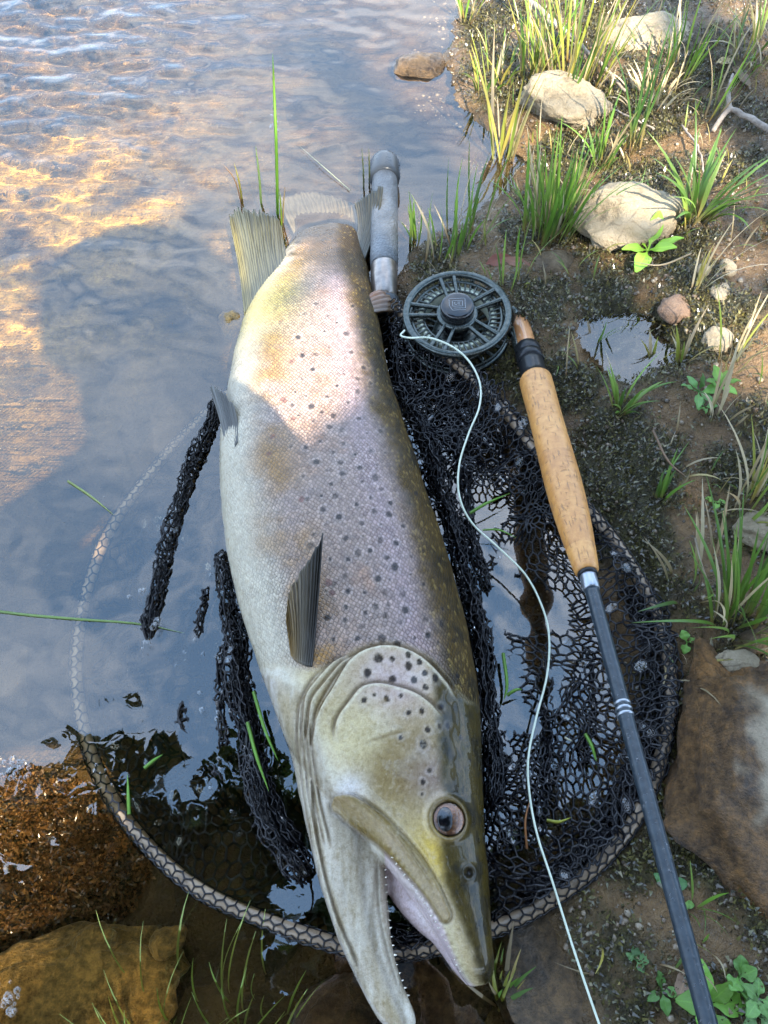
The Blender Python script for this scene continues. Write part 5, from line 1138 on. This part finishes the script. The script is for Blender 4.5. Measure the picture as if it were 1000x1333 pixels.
tuft(968, 812, 60, .105, 'fresh green grass tuft at the right edge above the slab', spread=.020, splay=.75, straw=.10, head=(0.15, 0.3))
tuft(905, 760, 14, .09, 'thin straggling grass left of the fresh green tuft', pal=GREEN + STRAW, spread=.022, splay=.9, straw=.4, head=(-0.3, 0.2))
tuft(808, 534, 18, .055, 'small dull green grass tuft right of the black rod seat', spread=.006, splay=.95, straw=.1, w=.0014)
tuft(888, 474, 11, .055, 'small yellow-green sprout above the leafy seedlings', pal=YELL, spread=.004, splay=.7, straw=.1, w=.0016)
tuft(860, 652, 6, .055, 'tiny forked grass sprout on bare mud right of the cork grip', pal=GREEN, spread=.003, splay=.8, straw=.15, w=.0016, head=(0.5, 0.2))
tuft(652, 1300, 24, .050, 'bright yellow-green grass clump touching the snout', pal=YELL + GREEN, spread=.008, splay=.85, straw=.2, w=.0011, head=(0.25, 1.0))
tuft(885, 92, 22, .11, 'wispy green grass near the top right corner', spread=.018, splay=.4)
tuft(985, 70, 45, .075, 'curling sunlit grass tuft in the top right corner', pal=YELL + GREEN, spread=.030, splay=1.0, straw=.25)
tuft(822, 196, 14, .155, 'tall thin dark green rushes right of the flat angular stone', pal=[(0.06, 0.13, 0.03), (0.08, 0.16, 0.04)], spread=.008, splay=.22, straw=.1)
tuft(785, 214, 20, .085, 'green grass tuft at the right tip of the flat angular stone', spread=.010, splay=.5, straw=.25)
tuft(640, 108, 26, .055, 'short sunlit grass on the muddy shore left of the flat stone', pal=YELL + GREEN, spread=.022, splay=.6, straw=.15)
tuft(607, 28, 16, .060, 'dark grass clump at the top of the shoreline', pal=GREEN + YELL, spread=.012, splay=.6, straw=.2)
tuft(668, 372, 6, .110, 'three long lone blades behind the rod butt', spread=.014, splay=.35, w=.0011)
tuft(905, 378, 9, .085, 'thin yellow weedy stems leaning right beside pebbles', pal=YELL + STRAW, spread=.005, splay=.8, straw=.3, w=.0008, head=(0.5, 0.4))
tuft(948, 478, 14, .085, 'fine yellowish weed stalks right of the leafy seedlings', pal=YELL + STRAW, spread=.010, splay=.8, straw=.3, w=.0007)
tuft(775, 450, 5, .050, 'few dark blades standing in the muddy puddle', spread=.006, splay=.5, straw=.3)
tuft(850, 470, 4, .045, 'pair of brown-tipped blades right of the puddle', pal=YELL, spread=.005, splay=.7, straw=.3)
tuft(935, 545, 8, .07, 'dry straw stalks standing left of the yellowed tuft', pal=STRAW, spread=.010, splay=.5, straw=1.0, w=.0015)
tuft(905, 1180, 6, .050, 'two thin green shoots in moss below the slab', spread=.006, splay=.6, w=.0008)
tuft(895, 1225, 4, .030, 'short yellow shoot in moss right of the rod blank', pal=YELL, spread=.003, splay=.5, w=.0012)
tuft(925, 150, 12, .10, 'thin grass beside the forked dead branch', spread=.014, splay=.4, straw=.4, w=.0009)
tuft(850, 130, 40, .045, 'matted dry straw grass beside the tall rushes', pal=STRAW, spread=.028, splay=1.1, straw=.9)
for k, (x, y, n, h) in enumerate([(200, 1335, 14, .085), (262, 1340, 16, .095), (325, 1345, 14, .075)]):
    tuft(x, y, n, h, ['thin green water grass at the lower left of the hoop, leftmost clump', 'thin green water grass under the hoop, middle clump', 'thin green water grass nearest the lower jaw'][k], pal=[(0.24, 0.36, 0.07), (0.32, 0.40, 0.10)], spread=.034, splay=1.0, w=.0006, straw=.0, head=(0.2, 1.0))
def lone(pts, w, col, label, name='rush', tip=True):
    ln = catmull([gp(*p) for p in pts], 16); tg = np.gradient(ln, axis=0); tg /= np.linalg.norm(tg, axis=1)[:, None]
    vw = np.array([0, 0, CAM_H]) * 0 + np.array([0, -0.6, 0.8]); s = np.cross(tg, vw); s /= np.linalg.norm(s, axis=1)[:, None]
    t = np.linspace(0, 1, 16); wd = w * ((1 - t ** 3) if tip else np.ones(16)) + 0.00008; nn_ = np.cross(s, tg)
    V = np.stack([ln + s * wd[:, None], ln + nn_ * wd[:, None] * 0.4, ln - s * wd[:, None], ln - nn_ * wd[:, None] * 0.4], 1).reshape(-1, 3)
    me = mesh_np(name, V - ln[0], grid_faces(16, 4, True)); k = sstep(0, 0.4, t)[:, None]
    attr(me, 'tint', np.repeat(np.array(col) * (0.75 + 0.25 * k), 4, 0), 'COLOR'); o = link(name, me, grass_mat); o.location = tuple(map(float, ln[0])); return tag(o, label, 'grass')
lone([(362, 306, -.03), (360, 200, .075), (357, 120, .125), (355, 70, .158)], .0015, (0.15, 0.33, 0.03), 'tallest bright green blade rising behind the anal fin')
lone([(341, 282, -.02), (338, 235, .03), (333, 190, .065)], .0012, (0.22, 0.32, 0.10), 'pale green blade left of the tallest one')
lone([(317, 276, -.02), (312, 240, .02), (305, 212, .04)], .0010, (0.32, 0.28, 0.05), 'yellow blade at the left tip of the anal fin')
lone([(316, 272, -.01), (306, 235, .025), (290, 213, .04)], .0006, (0.30, 0.16, 0.07), 'thin brown stalk left of the yellow blade')
lone([(367, 310, -.02), (366, 275, .02), (364, 246, .045)], .0009, (0.20, 0.30, 0.03), 'short green blade against the tallest one')
lone([(368, 305, -.02), (369, 270, .025), (371, 243, .05)], .0009, (0.36, 0.26, 0.12), 'short brown-tipped blade right of the tallest one')
lone([(474, 256, -.02), (473, 222, .03), (471, 192, .06)], .0008, (0.10, 0.13, 0.05), 'dark thin blade left of the handle cap')
lone([(481, 254, -.02), (481, 222, .03), (480, 192, .06)], .0008, (0.12, 0.14, 0.05), 'second dark thin blade nearest the handle cap')
lone([(456, 248, .001), (430, 225, .003), (390, 190, .002)], .0006, (0.35, 0.36, 0.26), 'pale straw lying on the water left of the handle cap')
lone([(-30, 792, .001), (30, 800, .001), (100, 806, .001), (180, 812, .001), (240, 824, .001)], .0011, (0.20, 0.30, 0.08), 'long pale green blade floating at the left edge')
lone([(88, 626, .001), (118, 646, .001), (148, 670, .001)], .0010, (0.30, 0.36, 0.10), 'short yellow-green blade floating above the hoop')
for k, (a, b, c_, l) in enumerate([((612, 668), (634, 655), (664, 642), 'bright green leaf shred on the net left of the cork grip'), ((628, 690), (650, 690), (672, 700), 'thin green shred on the net below the larger one'),
                          ((655, 850), (660, 890), (656, 912), 'upright green shred on the wet net beside the head'), ((660, 905), (672, 898), (680, 898), 'short green shred at the foot of the upright one'),
                          ((762, 955), (772, 975), (778, 1000), 'green shred floating in the net pool near the blank'), ((712, 1068), (728, 1070), (744, 1064), 'yellow-green shred on the net near the fly line'),
                          ((686, 1105), (684, 1070), (690, 1040), 'thin orange stalk on the net left of the fly line'), ((188, 1000), (200, 990), (212, 982), 'green shred in water inside the hoop left of the fish'),
                          ((168, 1060), (167, 1035), (166, 1008), 'short green shred sinking beside the hoop'), ((330, 900), (345, 950), (362, 990), 'green blade caught in the net along the belly'),
                          ((322, 940), (334, 985), (350, 1030), 'second green blade in the net below the belly')]):
    col = (0.40, 0.16, 0.05) if 'orange' in l else ((0.36, 0.36, 0.04) if 'yellow' in l else (0.16, 0.34, 0.04))
    zz = 0.012 if a[0] > 400 else (0.026 if a[0] > 300 else 0.001)
    lone([(*a, zz), (*b, zz + .002), (*c_, zz)], .0012 if 'thin' not in l else .0007, col, l, 'leaf_shred')
for (pts, w, col, l) in [([(905, 700, .06), (915, 740, .06), (930, 775, .05)], .0008, (0.34, 0.27, 0.18), 'dry grey straw lying left of the fresh green tuft'),
                         ([(735, 960, .03), (745, 965, .03)], .0006, (0.5, 0.45, 0.3), 'tiny straw scrap near the blank'),
                         ([(850, 560, .05), (870, 600, .05), (895, 622, .05)], .0009, (0.22, 0.13, 0.07), 'brown root lying on mud left of the yellowed tuft'),
                         ([(900, 330, .06), (860, 345, .06), (820, 340, .06)], .0008, (0.30, 0.24, 0.15), 'thin straw on the mud below the splayed tuft')]:
    lone(pts, w, col, l, 'straw')

# ------------------------------------------------------------------ leafy plants, each leaf a part
M = Mat('broad_leaf'); P = M.n('TexCoord').outputs['UV']; lc = M.attr('tint', 'Color'); vein = M.ramp(M.math('ABSOLUTE', M.math('SUBTRACT', M.n('SeparateXYZ', {0: P}).outputs[1], 0.5)), [(0.0, 0.6), (0.06, 0.0)])
lc = M.mix(vein, lc, M.mix(1.0, lc, (1.5, 1.5, 1.4), 'MULTIPLY')); lc = M.mix(M.math('MULTIPLY', M.noise(P, 9, 4), 0.5), lc, M.mix(1.0, lc, (0.6, 0.65, 0.5), 'MULTIPLY'))
leaf_mat = M.done(M.n('MixShader', {0: 0.35, 1: M.bsdf(Base_Color=lc, Roughness=0.35, Normal=M.bump(M.noise(P, 14, 3), 0.3, 0.002)), 2: M.n('BsdfTranslucent', {'Color': lc}).outputs[0]}).outputs[0])
def leaf_mesh(L, W, col, droop=0.3, nu=12, nv_=7, stalk=0.25):
    u = np.linspace(0, 1, nu); v = np.linspace(-1, 1, nv_)
    wd = W * np.where(u < stalk, 0.12, 0.12 + 0.88 * np.sin(np.clip((u - stalk) / (1 - stalk), 0, 1) ** 0.8 * math.pi) ** 0.75) * 0.5
    X = np.repeat((u * L)[:, None], nv_, 1); Y = wd[:, None] * v[None]; Z = -droop * L * (u ** 2)[:, None] + 0.18 * np.abs(Y) + 0.0006 * np.sin(u * 17)[:, None] * np.abs(v)[None]
    top_ = np.stack([X, Y, Z], -1).reshape(-1, 3); bot = top_ - np.array([0, 0, 0.0004]); n_ = len(top_); F = grid_faces(nu, nv_)
    me = mesh_np('leaf', np.vstack([top_, bot]), np.vstack([F, F[:, ::-1] + n_])); uv = np.stack(np.meshgrid(u, (v + 1) / 2, indexing='ij'), -1).reshape(-1, 2); set_uv(me, np.vstack([uv, uv]))
    attr(me, 'tint', np.tile(np.array(col), (2 * n_, 1)), 'COLOR'); return me
def rosette(px, py, leaves, label, col, L, W, seed, tilt=0.6, name='leafy_plant', up=0.002):
    rng = np.random.default_rng(seed); c = on_land(px, py, up); root = empty(name, tuple(map(float, c))); tag(root, label, 'plant')
    for k in range(leaves):
        s = rng.uniform(0.7, 1.1); me = leaf_mesh(L * s, W * s, np.array(col) * rng.uniform(0.75, 1.2), rng.uniform(0.1, 0.5))
        o = link('leaf', me, leaf_mat, root); o.rotation_euler = (rng.normal(0, 0.25), -tilt * rng.uniform(0.5, 1.3), k * 2 * math.pi / leaves + rng.normal(0, 0.3))
    return root
rosette(842, 330, 6, 'bright lime leafy plant growing below the rounded stone', (0.26, 0.46, 0.05), .036, .014, 1, 0.8)
rosette(935, 505, 6, 'green leafy seedling nearest the right-hand straw', (0.16, 0.34, 0.06), .020, .010, 2, 0.7)
rosette(908, 512, 6, 'feathery green seedling left of its leafy neighbour', (0.15, 0.32, 0.08), .018, .007, 3, 0.7)
rosette(916, 532, 4, 'tiny green seedling below the two larger seedlings', (0.14, 0.30, 0.07), .009, .005, 4, 0.6)
rosette(918, 1308, 6, 'broad-leaved green plant in the bottom right corner', (0.16, 0.34, 0.04), .024, .013, 5, 0.7)
rosette(960, 1272, 4, 'small round-leaved sprout above the corner plant', (0.14, 0.30, 0.06), .012, .010, 6, 0.6)
rosette(985, 1300, 5, 'lobed green sprout at the right edge near the bottom', (0.14, 0.28, 0.07), .014, .009, 7, 0.5)
rosette(860, 1290, 4, 'small green sprout left of the rod blank near the bottom', (0.12, 0.26, 0.06), .012, .007, 8, 0.5)
rosette(985, 1322, 4, 'pale green sprout in the lowest right corner', (0.16, 0.28, 0.10), .012, .008, 9, 0.5)
rosette(870, 1152, 4, 'tiny bluish-green sprout in moss beside the slab', (0.10, 0.24, 0.08), .010, .007, 10, 0.5)
rosette(988, 895, 4, 'tiny clover-like sprout beside the bright pale stone', (0.16, 0.34, 0.06), .007, .005, 11, 0.5)
rosette(888, 1175, 3, 'tiny green seedling below the slab corner', (0.14, 0.28, 0.06), .008, .006, 12, 0.5)
rosette(827, 1250, 4, 'tiny grey-green sprout between line and rod', (0.12, 0.24, 0.08), .008, .006, 13, 0.5)
rosette(893, 838, 3, 'single small green leaf sprout right of the hoop', (0.18, 0.36, 0.06), .009, .007, 14, 0.4)
rosette(930, 655, 3, 'tiny green sprout in mud between two grass clumps', (0.18, 0.34, 0.06), .008, .006, 15, 0.4)
# fallen leaves
def fallen(px, py, L, W, col, rz, label, up=0.004):
    o = link('fallen_leaf', leaf_mesh(L, W, col, 0.12, stalk=0.08), leaf_mat); p = on_land(px, py, up); o.location = tuple(map(float, p)); o.rotation_euler = (0.15, -0.1, rz); return tag(o, label, 'leaf')
fallen(632, 348, .028, .014, (0.20, 0.055, 0.03), R(20), 'reddish fallen leaf behind the reel rim')
fallen(655, 340, .030, .012, (0.22, 0.09, 0.05), R(-30), 'brown-red fallen leaf right of its reddish neighbour')
fallen(931, 86, .020, .011, (0.58, 0.46, 0.26), R(10), 'pale yellow fallen leaf near the top right')
fallen(880, 1300, .018, .010, (0.42, 0.28, 0.20), R(60), 'dry pinkish leaf beside the corner plant')
fallen(975, 120, .05, .014, (0.22, 0.15, 0.10), R(100), 'dry brown leaf blade by the forked branch')
# branches
M = Mat('weathered_bark'); P = M.n('NewGeometry').outputs['Position']
bark_mat = M.done(M.bsdf(Base_Color=M.ramp(M.noise(P, 120, 5, 0.6), [(0.3, (0.11, 0.085, 0.065)), (0.6, (0.24, 0.20, 0.165)), (0.85, (0.38, 0.33, 0.28))]), Roughness=0.7, Normal=M.bump(M.noise(P, 300, 4), 0.6, 0.002)))
def branch(lines, label, name='dead_branch'):
    Vs = []
    for pts, r0, r1 in lines:
        ln = catmull([on_land(x, y, h_) for x, y, h_ in pts], 30); ln += 0.0012 * np.stack([noise3(np.arange(30) * .35, np.zeros(30), k, 4) for k in range(3)], 1)
        v, f, _, _ = tube(ln, np.linspace(r0, r1, 30), 9); Vs.append((v, f))
    v, f = joined(*Vs); c = v.mean(0); o = link(name, mesh_np(name, v - c, f), bark_mat); o.location = tuple(map(float, c)); return tag(o, label, 'branch')
branch([([(1040, 205, .012), (1000, 186, .012), (965, 168, .014), (942, 160, .014), (925, 178, .006)], .0040, .0024), ([(944, 161, .014), (938, 145, .022), (941, 130, .028)], .0030, .0014)], 'forked grey dead branch on mud at the right edge')
branch([([(690, 40, .03), (730, 62, .02), (780, 98, .012), (812, 128, .008)], .0030, .0015)], 'brown dead stick lying under the tall sunlit grass')
branch([([(640, -20, .03), (670, 20, .03), (720, 60, .02)], .0045, .0030)], 'thick reddish-brown stick at the top among grass')
branch([([(885, 170, .006), (905, 205, .01), (915, 240, .006)], .0012, .0008)], 'thin grey twig standing right of the dark rushes')
branch([([(850, 175, .006), (815, 160, .008), (775, 140, .006), (760, 128, .006)], .0010, .0007)], 'thin bent twig over the mud right of the flat stone')

# ------------------------------------------------------------------ moss and grit
M = Mat('moss_leaflets'); mc = M.attr('tint', 'Color'); moss_mat = M.done(M.bsdf(Base_Color=mc, Roughness=0.22))
def leaflets(P, size, cols, rng, name, label):
    n = len(P); a = rng.uniform(0, 2 * math.pi, n); tl = rng.uniform(0.2, 1.3, n); s = size * rng.uniform(0.5, 1.4, n)
    d = np.stack([np.cos(a) * np.cos(tl), np.sin(a) * np.cos(tl), np.sin(tl)], 1); w = np.stack([-np.sin(a), np.cos(a), rng.normal(0, 0.3, n)], 1)
    A = P - w * s[:, None] * 0.28; B = P + w * s[:, None] * 0.28; C_ = P + d * s[:, None] * 0.6 + w * s[:, None] * 0.2; D_ = P + d * s[:, None] * 1.2
    V = np.stack([A, B, C_, D_], 1).reshape(-1, 3); F = np.arange(4 * n).reshape(-1, 4)
    me = mesh_np(name, V, F); ci = np.array(cols)[rng.integers(len(cols), size=n)] * rng.uniform(0.6, 1.4, n)[:, None]; attr(me, 'tint', np.repeat(ci, 4, 0), 'COLOR')
    return tag(link(name, me, moss_mat, smooth=False), label, kind='stuff')
rng = np.random.default_rng(55)
def scatter(n, x0, x1, y0, y1): return rng.uniform(x0, x1, n), rng.uniform(y0, y1, n)
X, Y = scatter(430000, 0.0, 0.62, -0.08, 1.15); dd = shore_d(X, Y); mk_ = moss_mask(X, Y, dd); k = (rng.random(len(X)) < mk_ * 0.9) & (dd > 0.004); X, Y = X[k], Y[k]
clump = np.clip(fbm(X * 60, Y * 60, 0, 3, 77) + 0.35, 0, 1); k = rng.random(len(X)) < 0.25 + clump; X, Y, clump = X[k], Y[k], clump[k]
leaflets(np.column_stack([X, Y, terrain(X, Y) + 0.009 * clump * rng.random(len(X))]), 0.0028, [(0.030, 0.026, 0.012), (0.050, 0.046, 0.016), (0.075, 0.066, 0.022), (0.040, 0.030, 0.018), (0.085, 0.075, 0.024)], rng, 'moss', 'dark wet moss covering patches of the mud bank')
pm2 = np.array([gp(x, y, -0.02)[:2] for x, y in [(-60, 985), (60, 1000), (150, 1040), (185, 1120), (170, 1180), (90, 1215), (-60, 1250)]])
X, Y = scatter(60000, pm2[:, 0].min() - .02, pm2[:, 0].max() + .02, pm2[:, 1].min() - .02, pm2[:, 1].max() + .02); q = np.stack([X, Y], 1); dq, _, _ = seg_dist(q, pm2, True); sdq = np.where(in_poly(q, pm2), dq, -dq)
cl = fbm(X * 45, Y * 45, 0, 3, 78); k = (sdq + 0.02 * cl > 0) & (rng.random(len(X)) < 0.55 + cl); X, Y, cl, sdq = X[k], Y[k], cl[k], sdq[k]
leaflets(np.column_stack([X, Y, np.minimum(terrain(X, Y) + 0.012 * np.clip(cl + 0.4, 0, 1) * sstep(-.01, .02, sdq), -0.003)]), 0.0042, [(0.050, 0.026, 0.010), (0.075, 0.038, 0.014), (0.10, 0.055, 0.020), (0.035, 0.022, 0.009)], rng, 'water_moss', 'brown feathery moss under water at the lower left')
X, Y = scatter(26000, -0.02, 0.60, -0.08, 1.15); dd = shore_d(X, Y); k = (dd > -0.05) & (rng.random(len(X)) < 0.35 + fbm(X * 20, Y * 20, 0, 2, 79)); X, Y = X[k], Y[k]
iv, if_ = ICO[1]; n = len(X); sz = 0.0007 + 0.0022 * rng.random(n) ** 3
jit = 1 + 0.35 * rng.normal(size=(n, len(iv), 1)) * 0.6; V = (iv[None] * jit) * sz[:, None, None] * np.array([1, 1, 0.7]) + np.column_stack([X, Y, terrain(X, Y) + 0.0002])[:, None]
me = mesh_np('grit', V.reshape(-1, 3), (if_[None] + (np.arange(n) * len(iv))[:, None, None]).reshape(-1, 3)); attr(me, 'tint', np.repeat(np.array([(0.16, 0.12, 0.08), (0.10, 0.07, 0.045), (0.20, 0.16, 0.11), (0.06, 0.045, 0.03)])[rng.integers(4, size=n)], len(iv), 0), 'COLOR')
tag(link('grit', me, moss_mat), 'fine sand and grit on the mud', kind='stuff')

# short shoots all over the mud
X, Y = scatter(2600, 0.02, 0.60, -0.06, 1.12); dd = shore_d(X, Y); k = (dd > 0.012) & (fbm(X * 9, Y * 9, 0, 3, 83) + 0.25 * (Y > 0.55) > 0.06); X, Y = X[k][:750], Y[k][:750]
Vs, Cs = [], []
for x_, y_, z_ in zip(X, Y, terrain(X, Y)):
    a = rng.uniform(0, 6.28); straw_ = rng.random() < 0.45
    col_ = STRAW[rng.integers(3)] if straw_ else (GREEN + YELL)[rng.integers(8)]
    v, c = blade(rng, (x_, y_, z_ - 0.001), (math.cos(a), math.sin(a)), rng.uniform(0.008, 0.034) * (1.5 if straw_ else 1), rng.uniform(0.0004, 0.0010), rng.uniform(0.3, 1.5), np.array(col_) * rng.uniform(0.6, 1.1), BASEC[rng.integers(3)], 6, rng.uniform(-1, 1)); Vs.append(v); Cs.append(c)
me = mesh_np('short_grass', np.vstack(Vs), blade_faces(len(Vs), 6)); attr(me, 'tint', np.vstack(Cs), 'COLOR'); tag(link('short_grass', me, grass_mat), 'short scattered shoots and dead straw over the mud bank', kind='stuff')
# bubbles on the water and in the net
M = Mat('bubble_film'); ge = M.n('NewGeometry'); ci = M.math('ABSOLUTE', M.n('VectorMath', {0: ge.outputs['Incoming'], 1: ge.outputs['Normal']}, operation='DOT_PRODUCT').outputs['Value'])
bub_mat = M.done(M.n('MixShader', {0: M.math('ADD', 0.08, M.math('MULTIPLY', 0.9, M.math('POWER', M.math('SUBTRACT', 1.0, ci), 3.0))), 1: M.n('BsdfTransparent').outputs[0], 2: M.n('BsdfGlossy', {'Roughness': 0.02}).outputs[0]}).outputs[0])
bv, bf = dome(1.0, 0.8, 14, 7); bf = [q if len(q) == 4 else q for q in bf]; Bs = []
for (x_, y_, n_, sp_, rm_) in [(22, 1008, 22, 14, .0024), (128, 1000, 8, 8, .0014), (6, 1300, 16, 14, .0030), (357, 163, 8, 7, .0022), (205, 812, 3, 4, .0042), (196, 840, 3, 5, .0036), (225, 690, 5, 10, .0026), (330, 503, 2, 3, .0012), (190, 780, 6, 14, .0022), (244, 850, 6, 14, .0020), (292, 760, 8, 12, .0026), (300, 900, 12, 20, .0026), (318, 1010, 12, 22, .0024), (330, 310, 3, 5, .0016), (60, 560, 5, 40, .0010), (120, 620, 5, 40, .0009), (80, 740, 4, 40, .0009), (640, 700, 8, 18, .0020), (655, 1150, 6, 12, .0022), (770, 980, 5, 14, .0020)]:
    for k in range(n_):
        p = gp(x_ + rng.normal() * sp_, y_ + rng.normal() * sp_, 0.0); zb = 0.0 if rm_ < .0023 or x_ < 150 else 0.006; Bs.append((bv * rm_ * rng.uniform(0.35, 1.0) + np.array([p[0], p[1], zb]), bf))
v, f = joined(*Bs); tag(link('bubbles', mesh_np('bubbles', v, f), bub_mat), 'foam bubbles on the water and along the net folds', kind='stuff')
